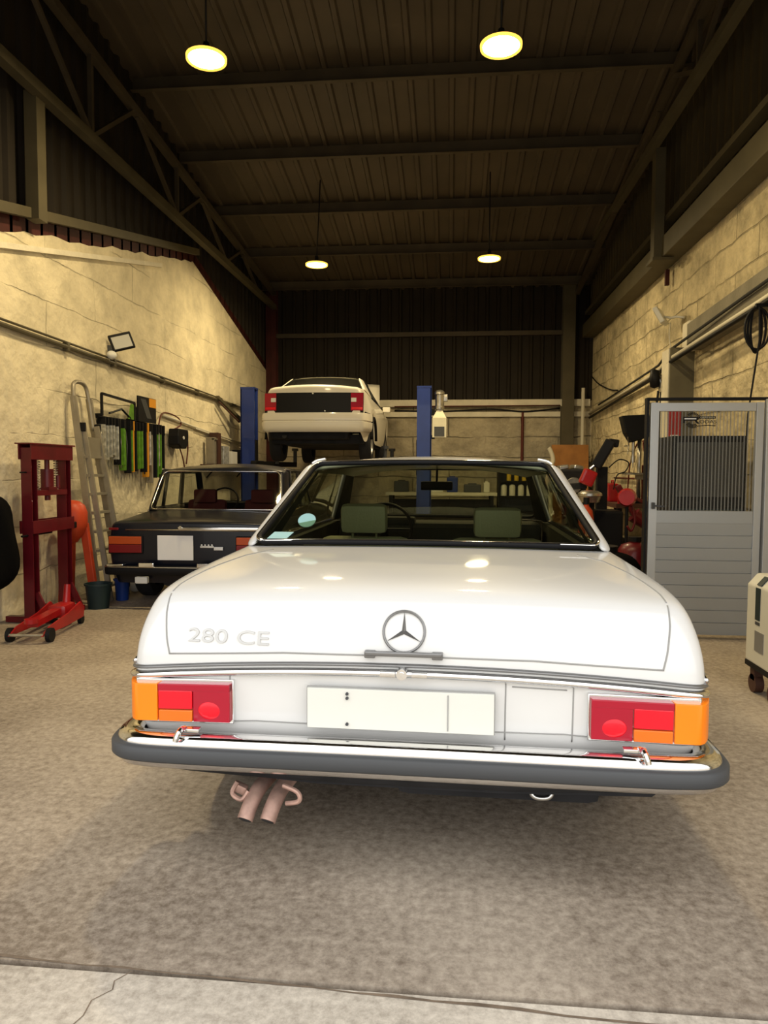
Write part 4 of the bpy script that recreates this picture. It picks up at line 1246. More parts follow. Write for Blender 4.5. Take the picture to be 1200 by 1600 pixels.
# ------------------------------------------------------------------ two-post lift: each column with its two arms
def lift_column(x, sgn, label, power):
    t = thing('lift_column', label, 'vehicle lift', (x, 12.2, 0), 0, 'blue columns of the vehicle lift')
    H = 2.74
    mb = MB(); mb.box((-sgn * 0.115, 0, H / 2), (0.02, 0.24, H)); mb.box((0, -0.11, H / 2), (0.24, 0.02, H)); mb.box((0, 0.11, H / 2), (0.24, 0.02, H)); mb.box((sgn * 0.09, -0.085, H / 2), (0.05, 0.05, H)); mb.box((sgn * 0.09, 0.085, H / 2), (0.05, 0.05, H)); mb.box((0, 0, H), (0.25, 0.25, 0.03))
    mb.obj('post', 'blue', t)
    mb = MB(); mb.box((0, 0, 0.015), (0.5, 0.5, 0.03)); mb.obj('base_plate', 'blue', t)
    mb = MB(); mb.box((sgn * 0.05, 0, 1.55), (0.16, 0.16, 0.6)); mb.box((sgn * 0.14, 0, 1.42), (0.16, 0.34, 0.14), bev=0.02); mb.obj('carriage', 'black', t)
    for d in (-1, 1):
        dy = d * (0.85 if d > 0 else 0.55)
        mb = MB(); mb.bar((sgn * 0.16, d * 0.1, 1.43), (sgn * 0.62, dy, 1.43), 0.09, 0.09); ar = mb.obj('arm', 'black', t)
        mb = MB(); mb.cyl((sgn * 0.62, dy, 1.43), (sgn * 0.62, dy, 1.72), 0.035); mb.cyl((sgn * 0.62, dy, 1.68), (sgn * 0.62, dy, 1.73), 0.06); mb.obj('lift_pad', 'rubber', ar)
    if power:
        pu = bpy.data.objects.new('power_unit', None); C.objects.link(pu); pu.parent = t; pu.location = (0.26, -0.02, 0)
        mb = MB(); mb.lathe([(0, 2.70), (0.05, 2.69), (0.085, 2.66), (0.09, 2.62), (0.075, 2.61), (0.075, 2.42), (0.085, 2.41), (0.085, 2.37), (0.0, 2.37)]); mb.box((0.10, 0, 2.56), (0.07, 0.08, 0.12), bev=0.01); mb.obj('motor', 'silver_clutter', pu, True, angle=40)
        mb = MB(); mb.cyl((0, 0, 2.33), (0, 0, 2.38), 0.06, 0.05); mb.obj('pump_block', 'white_plastic', pu)
        mb = MB(); mb.lathe([(0.0, 2.345), (0.07, 2.345), (0.10, 2.30), (0.165, 2.22), (0.165, 1.89), (0.0, 1.89)], seg=4)
        tk = mb.obj('oil_tank', 'cream_box', pu); tk.rotation_euler = (0, 0, PI / 4)
        mb = MB(); mb.box((0, -0.121, 1.99), (0.17, 0.006, 0.16)); mb.obj('tank_label', 'rubber', pu)
        mb = MB(); mb.box((-0.12, 0.0, 2.32), (0.08, 0.12, 0.10)); mb.box((-0.11, 0.0, 1.9), (0.06, 0.12, 0.06)); mb.obj('mounting_bracket', 'black', pu)
        mb = MB(); mb.box((-0.165, -0.02, 2.0), (0.05, 0.05, 0.06), bev=0.01); mb.obj('switch', 'black', pu)
lift_column(-3.52, 1, 'blue lift column against the left wall, left of the raised car', False)
lift_column(-0.47, -1, 'blue lift column right of the raised car, with motor and pale oil tank', True)

# ------------------------------------------------------------------ left wall side
# hydraulic press, frame parallel to the wall
pt = thing('hydraulic_press', 'dark red workshop press with bottle jack, standing by the left wall', 'press', (-3.60, 6.05, 0))
for y in (-0.27, 0.27):
    mb = MB(); mb.box((-0.045, y, 0.76), (0.008, 0.085, 1.50)); mb.box((0, y - 0.04, 0.76), (0.09, 0.008, 1.50)); mb.box((0, y + 0.04, 0.76), (0.09, 0.008, 1.50))
    up_ = mb.obj('upright', 'press_red', pt)
    mb = MB()
    for z in (0.45, 0.62, 0.95, 1.1):
        mb.cyl((-0.05, y, z), (0.02, y, z), 0.008, seg=10)
    mb.obj('peg_bolt', 'black', up_)
    mb = MB(); mb.box((-0.03, y, 0.03), (0.40, 0.06, 0.05)); mb.bar((0.14, y, 0.05), (0.04, y, 0.26), 0.02, 0.05); mb.obj('foot', 'press_red', pt)
for dx in (-0.055, 0.055):
    mb = MB(); mb.box((dx, 0, 1.475), (0.012, 0.66, 0.13)); mb.obj('top_beam', 'press_red', pt)
    mb = MB(); mb.box((dx, 0, 0.83), (0.014, 0.66, 0.11)); mb.obj('press_bed', 'press_red', pt)
mb = MB(); mb.box((0, 0, 1.545), (0.14, 0.72, 0.012)); mb.obj('top_plate', 'press_red', pt)
mb = MB(); mb.box((0, 0, 1.12), (0.10, 0.48, 0.045)); mb.cyl((0, 0, 1.10), (0, 0, 1.05), 0.025); mb.obj('sliding_plate', 'press_red', pt)
mb = MB(); mb.box((0, 0, 1.155), (0.11, 0.13, 0.03)); mb.cyl((0, 0, 1.16), (0, 0, 1.33), 0.055); mb.cyl((0, 0, 1.33), (0, 0, 1.41), 0.022); mb.cyl((0.05, 0.09, 1.16), (0.05, 0.09, 1.27), 0.018); mb.obj('bottle_jack', 'press_red', pt, True, angle=40)
for y in (-0.14, 0.14):
    mb = MB(); mb.tube([(0.0 + 0.018 * math.cos(k), y + 0.018 * math.sin(k), 1.145 + 0.265 * k / 75) for k in range(76)], 0.004, 6); mb.obj('return_spring', 'silver_clutter', pt, True)
mb = MB(); mb.cyl((0.0, -0.40, 0.76), (0.0, 0.05, 0.76), 0.009); mb.cyl((0.0, -0.40, 1.30), (0.0, -0.28, 1.30), 0.006); mb.obj('support_pin', 'black', pt)

# red trolley jack
tj = thing('trolley_jack', 'bright red trolley jack on the floor in front of the red press', 'jack', (-3.25, 5.46, 0), R(6))
for s in (-1, 1):
    mb = MB(); mb.prism([(s * 0.12, -0.42, 0.06), (s * 0.12, -0.30, 0.11), (s * 0.12, 0.05, 0.15), (s * 0.12, 0.28, 0.20), (s * 0.12, 0.36, 0.14), (s * 0.12, 0.34, 0.06), (s * 0.12, 0.0, 0.05)], (0.012 * s, 0, 0)); mb.obj('side_plate', 'jack_red', tj)
    mb = MB(); mb.cyl((s * 0.135, -0.34, 0.055), (s * 0.17, -0.34, 0.055), 0.055); mb.obj('front_wheel', 'black', tj, True, angle=40)
    mb = MB(); mb.cyl((s * 0.10, 0.32, 0.04), (s * 0.13, 0.32, 0.04), 0.04); mb.obj('caster', 'black', tj, True, angle=40)
mb = MB(); mb.cyl((-0.13, -0.40, 0.065), (0.13, -0.40, 0.065), 0.012); mb.obj('axle', 'silver_clutter', tj)
mb = MB(); mb.bar((0, 0.18, 0.15), (0, -0.30, 0.13), 0.08, 0.05); mb.cyl((0, -0.32, 0.14), (0, -0.32, 0.175), 0.05); mb.obj('lifting_arm', 'jack_red', tj)
mb = MB(); mb.box((0, 0.22, 0.14), (0.15, 0.22, 0.11), bev=0.03); mb.cyl((0, 0.30, 0.15), (0, 0.33, 0.34), 0.035, 0.025); mb.obj('pump_housing', 'jack_red', tj, True, angle=40)

# black cloth bundle hanging at the left edge
bb = thing('hanging_coat', 'black cloth bundle hanging on the left wall at the left edge', 'coat', (-3.72, 5.38, 0.0))
rows = []
for (z, rx, ry, dy) in [(1.13, 0.03, 0.03, 0), (1.11, 0.10, 0.12, 0), (1.02, 0.14, 0.22, 0.02), (0.88, 0.14, 0.23, 0.02), (0.72, 0.15, 0.27, 0.03), (0.56, 0.15, 0.33, 0.04), (0.44, 0.14, 0.31, 0.03), (0.36, 0.10, 0.22, 0.0), (0.33, 0.04, 0.1, 0)]:
    rows.append([(rx * math.cos(a) * (1 + 0.10 * math.sin(5 * a + z * 9)), dy + ry * math.sin(a) * (1 + 0.07 * math.sin(4 * a + z * 5)), z) for a in [2 * PI * k / 28 for k in range(28)]])
mb = MB(); mb.grid(rows, closed=True); mb.obj('cloth', 'black_soft', bb, sub=1)
mb = MB(); mb.tube([(-0.16, 0, 1.22), (-0.05, 0, 1.23), (0.0, 0, 1.18), (0, 0, 1.10)], 0.008); mb.obj('wall_hook', 'black', bb, True)

# orange pot with splayed legs
og = thing('blasting_pot', 'orange round-topped pot on splayed legs standing behind the red press', 'machine', (-3.66, 6.575, 0))
mb = MB(); mb.lathe([(0.0, 1.03), (0.06, 1.02), (0.11, 0.98), (0.135, 0.91), (0.135, 0.78), (0.10, 0.70), (0.04, 0.62), (0.0, 0.61)]); mb.obj('vessel', 'orange', og, True)
mb = MB(); mb.box((0.06, -0.13, 0.80), (0.08, 0.05, 0.06), bev=0.01); mb.obj('valve', 'black', og)
for a in (-1.75, 0.5, 2.2):
    mb = MB(); mb.bar((0.10 * math.cos(a), 0.10 * math.sin(a), 0.80), (0.20 * math.cos(a), 0.155 * math.sin(a), 0.0), 0.075, 0.05, bev=0.008); mb.obj('leg', 'orange', og)
# dark bucket and blue tub
def bucket(name, label, loc, r0, r1, h, m_, dirt=True):
    t = thing(name, label, 'bucket', loc)
    mb = MB(); mb.lathe([(0.0, 0.0), (r0, 0.0), (r1, h), (r1 + 0.01, h), (r1 + 0.01, h - 0.015), (r1 - 0.004, h - 0.015), (r0 - 0.004, 0.01), (0, 0.01)]); mb.obj('tub', m_, t, True, angle=40)
    mb = MB(); mb.tube([(r1 * math.cos(a), r1 * math.sin(a) * 0.9, h - 0.02 - 0.10 * math.sin(a) if a < PI else h - 0.02) for a in [PI * k / 14 for k in range(15)]], 0.004); mb.obj('handle', 'black', t, True)
bucket('bucket', 'dark green round bucket between the legs of the red press', (-3.36, 6.47, 0), 0.095, 0.12, 0.24, 'olive_dark')
bucket('tub', 'small blue tub on the floor left of the dark saloon', (-3.33, 6.90, 0), 0.06, 0.075, 0.22, 'blue_tub')
mb = MB(); mb.sph((0, 0, 0.07), 0.08, (1.1, 1, 0.85), 14); mb.cyl((0, 0, 0.1), (0.03, 0, 0.2), 0.03, 0.02); mb.bar((-0.05, 0.02, 0.12), (-0.08, 0.03, 0.28), 0.04, 0.02)
o = mb.obj('jug', 'white_plastic', None, True); o.location = (-3.41, 7.36, 0); tag(o, 'pale jug on the floor beside the small blue tub', 'jug')

# ladder leaning on the left wall
lad = thing('ladder', 'folded aluminium step ladder leaning on the left wall behind the red press', 'ladder', (-3.52, 7.02, 0))
def LP(t, off, out=0.0):   # t 0 foot .. 1 top, off across
    return Vector((-0.29 * t + out, off, 2.22 * t))
w0, w1 = 0.235, 0.155
for s in (-1, 1):
    mb = MB(); mb.bar(LP(0, s * w0), LP(0.93, s * w1), 0.065, 0.025, up=(0, 1, 0)); mb.obj('stile', 'alu', lad)
    mb = MB(); mb.bar(LP(0, s * (w0 - 0.05), 0.10), LP(0.80, s * (w1 - 0.02), 0.05), 0.055, 0.022, up=(0, 1, 0)); mb.obj('rear_stile', 'alu', lad)
    mb = MB(); mb.box(LP(0.79, s * (w1 + 0.0), 0.05), (0.07, 0.02, 0.09), bev=0.008); mb.obj('hinge', 'black', lad)
    mb = MB(); mb.box(LP(0.012, s * w0), (0.08, 0.045, 0.05), bev=0.006); mb.obj('rubber_foot', 'black', lad)
mb = MB(); mb.tube(smoothpts([LP(0.78, -w1), LP(0.92, -w1 * 0.96), LP(0.985, -w1 * 0.75), LP(1.0, 0), LP(0.985, w1 * 0.75), LP(0.92, w1 * 0.96), LP(0.78, w1)], 6), 0.022, 8); mb.obj('top_hoop', 'alu', lad, True)
mb = MB(); mb.box(LP(0.70, 0, 0.06), (0.02, 0.24, 0.20)); mb.obj('platform', 'alu', lad)
for k in range(8):
    t_ = 0.06 + k * 0.085
    ww = w0 + (w1 - w0) * t_ / 0.93
    mb = MB(); mb.box(LP(t_, 0, 0.02), (0.085, 2 * ww, 0.025)); mb.obj('tread', 'alu', lad)

# wiper blade display rack
rk = thing('display_rack', 'black wire rack fixed to the left wall, full of wiper packs', 'rack', (-3.88, 7.40, 0))
mb = MB(); mb.box((0.03, 0.85, 1.90), (0.05, 1.80, 0.03)); mb.box((0.03, 0.85, 1.84), (0.03, 1.80, 0.02)); mb.obj('rail', 'black', rk)
mb = MB()
for a, b in (((0.1, 0.03, 1.91), (0.1, 0.03, 2.15)), ((0.1, 0.03, 2.15), (0.1, 0.83, 2.12)), ((0.1, 0.83, 2.12), (0.1, 0.83, 1.91))):
    mb.bar(a, b, 0.025)
mb.tube([(0.10, 0.2, 1.95), (0.1, 0.50, 2.02), (0.1, 0.72, 1.93)], 0.012); mb.bar((0.0, 0.03, 1.92), (0.1, 0.03, 1.92), 0.03); mb.bar((0.0, 0.83, 1.92), (0.1, 0.83, 1.92), 0.03)
mb.obj('header_frame', 'black', rk)
mb = MB(); mb.prism([(0.098, 0.66, 1.92), (0.098, 0.80, 1.92), (0.098, 0.80, 2.10), (0.098, 0.73, 2.10)], (0.008, 0, 0)); mb.obj('header_flash', 'green_pack', rk)
po_ = thing('poster_board', 'black poster board with orange corner standing on the wiper rack', 'poster', (-3.80, 8.62, 1.915))
mb = MB(); mb.box((0, 0, 0.155), (0.02, 0.52, 0.31)); mb.obj('board', 'black', po_)
mb = MB(); mb.box((0.012, 0.15, 0.25), (0.004, 0.20, 0.11)); mb.obj('orange_corner', 'orange_pack', po_)
mb = MB(); mb.prism([(0.0105, -0.2, 0.28), (0.0105, -0.05, 0.28), (0.0105, 0.12, 0.05), (0.0105, -0.02, 0.05)], (0.002, 0, 0)); mb.obj('grey_print', 'rubber', po_)
packs = ['c'] * 5 + ['k', 'g', 'g', 'k', 'g', 'o', 'k', 'g', 'g', 'k', 'o', 'c', 's', 'k', 'g', 'c', 'g', 'k']
PL = {'c': ('clear_pack', 'silver blister-packed wiper blade hanging on the wall rack'), 'k': ('black', 'black wiper blade sleeve hanging on the wall rack'), 'g': ('green_pack', 'green wiper blade sleeve hanging on the wall rack'),
      'o': ('orange_pack', 'orange-topped wiper blade sleeve hanging on the wall rack'), 's': ('alu', 'plain pale long sleeve hanging on the wall rack')}
protos = {}
ORD = ['first', 'second', 'third', 'fourth', 'fifth', 'sixth', 'seventh', 'eighth']
count = {}
random.seed(11)
for i, k in enumerate(packs):
    y = 7.46 + i * 0.073
    Ln = {'c': 0.40, 'k': 0.50, 'g': 0.50, 'o': 0.55, 's': 0.62}[k] + random.uniform(-0.03, 0.06) + i * 0.006
    if k not in protos:
        root = thing('wiper_pack', PL[k][1], 'wiper blade pack', (0, 0, 0), 0, 'wiper packs on the rack: ' + PL[k][0].replace('_', ' '))
        mb = MB(); mb.box((0.07, 0, -0.30), (0.085, 0.022, 0.46), bev=0.006); a_ = mb.obj('sleeve', PL[k][0], root)
        mb = MB(); mb.box((0.07, -0.001, -0.04), (0.092, 0.026, 0.10)); b_ = mb.obj('header_card', 'black' if k != 'o' else 'orange_pack', root)
        mb = MB(); mb.tube([(0.055, -0.014, -0.10), (0.075, -0.018, -0.25), (0.06, -0.014, -0.50)], 0.008); c_ = mb.obj('blade', 'silver_clutter' if k in 'cgs' else 'rubber', root, True)
        protos[k] = (root, [a_, b_, c_])
        r = root
    else:
        root, ch = protos[k]
        r = root.copy(); C.objects.link(r)
        for c0 in ch:
            cc_ = c0.copy(); C.objects.link(cc_); cc_.parent = r
    count[k] = count.get(k, 0) + 1
    if packs.count(k) > 1: r['label'] = PL[k][1].split(' hanging')[0] + ', ' + ORD[count[k] - 1] + ' of its colour from the left on the wall rack'
    r.location = (-3.885 + random.uniform(0, 0.03), y, 1.89)
    r.scale = (1, 1, Ln / 0.53)

# black hose reel and its hose
hr = thing('hose_reel', 'black wall-mounted hose reel with pale centre, right of the wiper rack', 'hose reel', (-3.80, 9.62, 1.77))
mb = MB(); mb.prism([(-0.06, -0.17, 0.12), (-0.06, 0.17, 0.12), (-0.06, 0.19, 0.04), (-0.06, 0.17, -0.08), (-0.06, 0.09, -0.15), (-0.06, -0.08, -0.15), (-0.06, -0.18, -0.10), (-0.06, -0.19, 0.02)], (0.15, 0, 0)); mb.obj('casing', 'black', hr, bevel=0.015)
mb = MB(); mb.cyl((0.085, -0.02, 0.0), (0.10, -0.02, 0.0), 0.022); mb.obj('hub', 'white_plastic', hr)
mb = MB(); mb.tube(smoothpts([(0.03, 0.16, 0.10), (0.04, 0.25, 0.02), (0.03, 0.30, -0.15), (0.02, 0.26, -0.36)], 6), 0.010); mb.tube(smoothpts([(0.03, 0.0, -0.15), (0.04, 0.08, -0.28), (0.03, 0.16, -0.40)], 6), 0.010); mb.obj('hose', 'pink_cable', hr, True)
mb = MB(); mb.tube(smoothpts([(-3.86, 9.1, 1.85), (-3.86, 9.25, 2.08), (-3.86, 9.75, 2.07), (-3.86, 9.9, 1.97), (-3.86, 9.6, 1.88)], 8), 0.010)
tag(mb.obj('looped_cable', 'pink_cable', None, True), 'brown cable loop on the left wall above the hose reel', 'cable')
mb = MB(); mb.tube([(-3.87, 9.3, 2.06), (-3.87, 10.5, 1.97), (-3.87, 11.6, 1.90), (-3.87, 13.2, 1.80)], 0.018); mb.tube([(-3.86, 10.5, 1.95), (-3.86, 11.6, 1.87), (-3.86, 13.2, 1.75)], 0.010)
tag(mb.obj('low_conduit', 'tray', None, True), 'thin pale pipe running along the left wall behind the blue column', 'pipe')
mb = MB(); mb.tube([(-3.86, 4.0, 2.60), (-3.86, 6.2, 2.565), (-3.86, 8.2, 2.535), (-3.86, 10.2, 2.50), (-3.86, 12.9, 2.47)], 0.022); mb.tube([(-3.86, 4.0, 2.64), (-3.86, 6.9, 2.60), (-3.86, 9.3, 2.56), (-3.86, 11.7, 2.52)], 0.012)
for y in (6.9, 7.9, 9.3, 10.6, 11.7):
    mb.box((-3.87, y, 2.60 - 0.0145 * (y - 4) + 0.0), (0.06, 0.05, 0.09), bev=0.01)
tag(mb.obj('conduit', 'steel_l', None, True, angle=40), 'long thin conduit sloping along the upper left wall under the floodlight', 'conduit')
fl = thing('floodlight', 'square black floodlight on the left wall above the ladder', 'floodlight', (-3.86, 7.72, 2.55))
mb = MB(); mb.box((0.13, 0.10, 0.22), (0.25, 0.045, 0.20), rot=(-0.35, -0.30, 0.55), bev=0.012); hd = mb.obj('housing', 'black', fl)
mb = MB(); mb.box((0.142, 0.082, 0.213), (0.20, 0.02, 0.15), rot=(-0.35, -0.30, 0.55)); mb.obj('glass', 'flood_glass', fl)
mb = MB(); mb.sph((0.05, 0.02, 0.06), 0.055, (1, 1, 0.9), 16); mb.obj('sensor', 'white_plastic', fl, True)
mb = MB(); mb.box((0.03, 0.04, 0.12), (0.06, 0.04, 0.10)); mb.obj('bracket', 'rubber', fl)
tb = thing('batten_light', 'tilted bare batten light fitting hanging from the conduit on the left wall', 'light fitting', (-3.84, 11.45, 2.52))
mb = MB(); mb.bar((0, 0, 0), (0.12, 1.05, -0.34), 0.05, 0.05); mb.obj('channel', 'steel_l', tb)
mb = MB(); mb.bar((0.03, 0.0, -0.08), (0.14, 0.75, -0.36), 0.025, 0.02); mb.obj('cover', 'brown_board', tb)
# wall shelf clutter behind the hose reel
for i, (y, z0, h_, wd_, m_, lb_) in enumerate([(10.95, 1.42, 0.42, 0.10, 'alu', 'pale narrow board standing on the wall shelf, nearest the hose reel'), (11.15, 1.42, 0.50, 0.16, 'brown_board', 'dark brown board standing second on the wall shelf'), (11.5, 1.42, 0.30, 0.28, 'clear_pack', 'silver grey packet leaning mid shelf on the left wall'), (11.95, 1.42, 0.22, 0.30, 'white_plastic', 'white box near the right end of the wall shelf'), (12.55, 1.42, 0.26, 0.60, 'black', 'long black case at the far end of the wall shelf')]):
    mb = MB(); mb.box((-3.78, y, z0 + h_ / 2), (0.14, wd_, h_), bev=0.006)
    if m_ == 'black': mb.box((-3.70, y + 0.1, z0 + 0.12), (0.02, 0.2, 0.02))
    if m_ == 'alu': mb.box((-3.72, y, z0 + h_ - 0.03), (0.06, wd_, 0.02))
    nm_ = ['board', 'board', 'packet', 'box', 'case'][i]
    tag(mb.obj(nm_, m_), lb_, nm_)
ws = thing('wall_shelf', 'narrow dark shelf on the left wall carrying boards and a black case', 'shelf', (-3.88, 11.8, 1.40))
mb = MB(); mb.box((0.10, 0, 0.005), (0.22, 2.1, 0.025)); mb.obj('board', 'brown_board', ws)
mb = MB(); mb.bar((0.0, -0.8, -0.2), (0.18, -0.8, 0.0), 0.02); mb.obj('bracket', 'black', ws)
mb = MB(); mb.bar((0.0, 0.8, -0.2), (0.18, 0.8, 0.0), 0.02); mb.obj('bracket', 'black', ws)

# ------------------------------------------------------------------ right wall side
def run(name, label, pts, r, m_, cat='conduit'):
    mb = MB(); mb.tube(pts, r, 8); return tag(mb.obj(name, m_, None, True), label, cat)
run('conduit', 'pale thick conduit sloping along the right wall, topmost of the bundle', [(2.64, 4.5, 2.90), (2.64, 6.5, 2.80), (2.60, 8.9, 2.68), (2.74, 10.0, 2.66), (2.79, 14.9, 2.50)], 0.025, 'tray')
run('conduit', 'dark cable duct under the pale conduit on the right wall', [(2.62, 4.5, 2.84), (2.62, 6.5, 2.75), (2.58, 8.9, 2.63), (2.74, 10.0, 2.61), (2.79, 14.9, 2.42)], 0.022, 'black')
run('conduit', 'thin dark pipe above the pale conduit on the right wall', [(2.66, 4.5, 3.05), (2.66, 7.0, 2.93), (2.62, 9.0, 2.80), (2.77, 10.0, 2.76), (2.79, 14.0, 2.60)], 0.016, 'gap')
run('drop_pipe', 'thin black pipe dropping down the right wall just left of the door', [(2.74, 9.75, 2.60), (2.74, 9.72, 2.50), (2.74, 9.72, 0.02)], 0.022, 'black', 'pipe')
run('wall_cable', 'thin black cable drooping on the far right wall above the conduits', smoothpts([(2.82, 14.9, 3.25), (2.82, 14.2, 3.02), (2.82, 13.2, 2.80), (2.82, 12.6, 2.72)], 5), 0.012, 'black', 'cable')
run('back_cable', 'black cable sagging along the top of the back wall', smoothpts([(-1.2, 14.93, 2.58), (-0.2, 14.93, 2.56), (0.8, 14.93, 2.60), (1.5, 14.93, 2.55), (2.2, 14.93, 2.62)], 6), 0.018, 'black', 'cable')
run('back_cable', 'thin brown pipe along the back wall above the sagging cable', [(-1.2, 14.90, 2.66), (2.2, 14.90, 2.675)], 0.012, 'pink_cable', 'pipe')
cl_ = thing('cable_coil', 'black cable coiled on a hook at the right edge above the door', 'cable', (2.52, 6.25, 2.52))
for k in range(3):
    mb = MB(); mb.tube([((0.10 - 0.028 * k) * math.sin(a), 0.012 * k, (0.17 + 0.012 * k) * math.cos(a)) for a in [2 * PI * j / 28 for j in range(28)]], 0.010, 8, True); mb.obj('loop', 'black', cl_, True)
mb = MB(); mb.tube([(0.0, -0.03, 0.17), (0.0, -0.05, -0.1), (-0.02, 0.08, -0.7), (-0.02, 0.10, -0.95)], 0.008); mb.box((0.03, 0, 0.19), (0.10, 0.03, 0.03)); mb.obj('tail', 'black', cl_, True, angle=40)
run('rising_cable', 'thick black cable bundle dropping beside the coil at the right edge', [(2.58, 6.02, 2.75), (2.58, 6.05, 2.3), (2.58, 6.05, 1.9), (2.58, 6.05, 0.02)], 0.028, 'black', 'cable')
sl = thing('floodlight', 'small white floodlight tilted down on the right wall above the pillar', 'floodlight', (2.66, 9.35, 3.22))
mb = MB(); mb.box((-0.06, 0, 0.06), (0.06, 0.26, 0.22), rot=(0, -0.5, -0.5), bev=0.012); mb.obj('housing', 'white_plastic', sl)
mb = MB(); mb.box((-0.085, -0.015, 0.045), (0.02, 0.20, 0.16), rot=(0, -0.5, -0.5)); mb.obj('lens', 'black', sl)
mb = MB(); mb.tube([(-0.02, 0.03, 0.06), (0.05, -0.05, 0.03), (0.09, -0.15, 0.02), (0.17, -0.2, 0.0)], 0.014); mb.obj('bracket', 'white_plastic', sl, True)
run('flood_cable', 'thin pale cable hanging below the small white floodlight', smoothpts([(2.72, 9.35, 3.2), (2.70, 9.3, 3.0), (2.72, 9.25, 2.8)], 5), 0.008, 'tray', 'cable')
hn = thing('alarm_bell', 'black and silver alarm horn hanging by the grey pillar above the door', 'alarm', (2.50, 9.18, 2.38))
mb = MB(); mb.lathe([(0.0, 0.22), (0.05, 0.2), (0.065, 0.1), (0.05, 0.0), (0, -0.02)]); mb.obj('body', 'black', hn, True)
mb = MB(); mb.cyl((0.10, 0, -0.06), (0.10, 0, 0.05), 0.05, 0.045); mb.cyl((0.08, 0, 0.05), (0.05, 0, 0.14), 0.02); mb.obj('cup', 'silver_clutter', hn, True, angle=40)
mb = MB(); mb.tube([(0.05, 0, -0.05), (0.03, 0, -0.25), (-0.02, 0, -0.42)], 0.015); mb.box((0.12, 0, 0.1), (0.12, 0.03, 0.03)); mb.obj('lead', 'black', hn, True, angle=40)

# office door with reeded glazing (open room divider)
dr = bpy.data.objects.new('door_1', None); C.objects.link(dr); dr.location = (1.57, 5.86, 0); dr['kind'] = 'structure'
W_, H_ = 0.86, 1.875
mb = MB(); mb.box((0.032, 0, H_ / 2 + 0.01), (0.064, 0.045, H_ - 0.02), bev=0.003); mb.obj('stile', 'alu_white', dr)
mb = MB(); mb.box((W_ - 0.03, 0, H_ / 2 + 0.01), (0.055, 0.045, H_ - 0.02), bev=0.003); mb.obj('stile', 'alu_white', dr)
mb = MB(); mb.box((W_ / 2, 0, H_ - 0.035), (W_ - 0.12, 0.045, 0.065), bev=0.003); mb.obj('top_rail', 'alu_white', dr)
mb = MB(); mb.box((W_ / 2, 0, 0.97), (W_ - 0.12, 0.045, 0.10), bev=0.003); mb.obj('middle_rail', 'alu_panel', dr)
for k in range(9):
    z = 0.875 - k * 0.1
    mb = MB(); mb.prism([(0.064, -0.020, z + 0.048), (0.064, -0.010, z - 0.050), (0.064, 0.012, z - 0.050), (0.064, 0.012, z + 0.048)], (W_ - 0.122, 0, 0)); mb.obj('louvre_board', 'alu_panel', dr)
mb = MB(); lo, hi = [], []
xx = 0.066; kk = 0
while xx < W_ - 0.06:
    lo.append((xx, -0.004 + (0.006 if kk % 2 else 0), 1.02)); hi.append((xx, -0.004 + (0.006 if kk % 2 else 0), H_ - 0.068)); xx += 0.01325; kk += 1
mb.grid([lo, hi]); mb.obj('reeded_pane', 'reeded', dr, True)
mb = MB(); mb.box((0.03, -0.035, 1.06), (0.02, 0.05, 0.05), bev=0.004); mb.bar((0.03, -0.055, 1.06), (0.11, -0.055, 1.055), 0.014); mb.obj('door_handle', 'rubber', dr)
# sticker on the pane: tyre-like roundel, R, and two lines of letters
st = MB(); cx, cz, yy = 0.305, 1.735, -0.012
for k in range(9):
    a0 = -0.5 + k * 0.26
    for (r0, r1) in ((0.042, 0.066),):
        pass
    a = 0.35 + k * 0.22
    st.prism([(cx + 0.02 + 0.046 * math.cos(a), yy, cz + 0.046 * math.sin(a)), (cx + 0.02 + 0.064 * math.cos(a + 0.1), yy, cz + 0.064 * math.sin(a + 0.1)), (cx + 0.02 + 0.064 * math.cos(a + 0.24), yy, cz + 0.064 * math.sin(a + 0.24)), (cx + 0.02 + 0.046 * math.cos(a + 0.15), yy, cz + 0.046 * math.sin(a + 0.15))], (0, 0.0015, 0))
    a = 3.6 + k * 0.2
    st.prism([(cx + 0.02 + 0.030 * math.cos(a), yy, cz + 0.030 * math.sin(a)), (cx + 0.02 + 0.062 * math.cos(a + 0.1), yy, cz + 0.062 * math.sin(a + 0.1)), (cx + 0.02 + 0.062 * math.cos(a + 0.22), yy, cz + 0.062 * math.sin(a + 0.22)), (cx + 0.02 + 0.030 * math.cos(a + 0.14), yy, cz + 0.030 * math.sin(a + 0.14))], (0, 0.0015, 0))
st.prism([(cx - 0.055, yy - 0.001, cz - 0.022), (cx - 0.055, yy - 0.001, cz + 0.028), (cx + 0.06, yy - 0.001, cz + 0.028), (cx + 0.066, yy - 0.001, cz + 0.010), (cx + 0.05, yy - 0.001, cz - 0.002), (cx - 0.042, yy - 0.001, cz - 0.002), (cx - 0.042, yy - 0.001, cz - 0.022)], (0, -0.0015, 0))
st.prism([(cx + 0.03, yy - 0.001, cz - 0.002), (cx + 0.048, yy - 0.001, cz - 0.002), (cx + 0.072, yy - 0.001, cz - 0.026), (cx + 0.052, yy - 0.001, cz - 0.026)], (0, -0.0015, 0))
st.box((cx + 0.13, yy, cz + 0.023), (0.125, 0.0015, 0.020))
st.tube([(cx + 0.06, yy, cz - 0.045), (cx + 0.12, yy, cz - 0.038), (cx + 0.19, yy, cz - 0.042)], 0.003)
so = st.obj('shop_sticker', 'black', dr)
mb = MB(); mb.box((cx - 0.001, yy - 0.004, cz + 0.013), (0.09, 0.001, 0.010)); mb.obj('sticker_bar', 'paper', so)
text_mesh('sticker_letters', 'ODAS', 0.036, 'black', so, face_back(cx + 0.135, yy, cz - 0.012), 0.0008, 1.35)
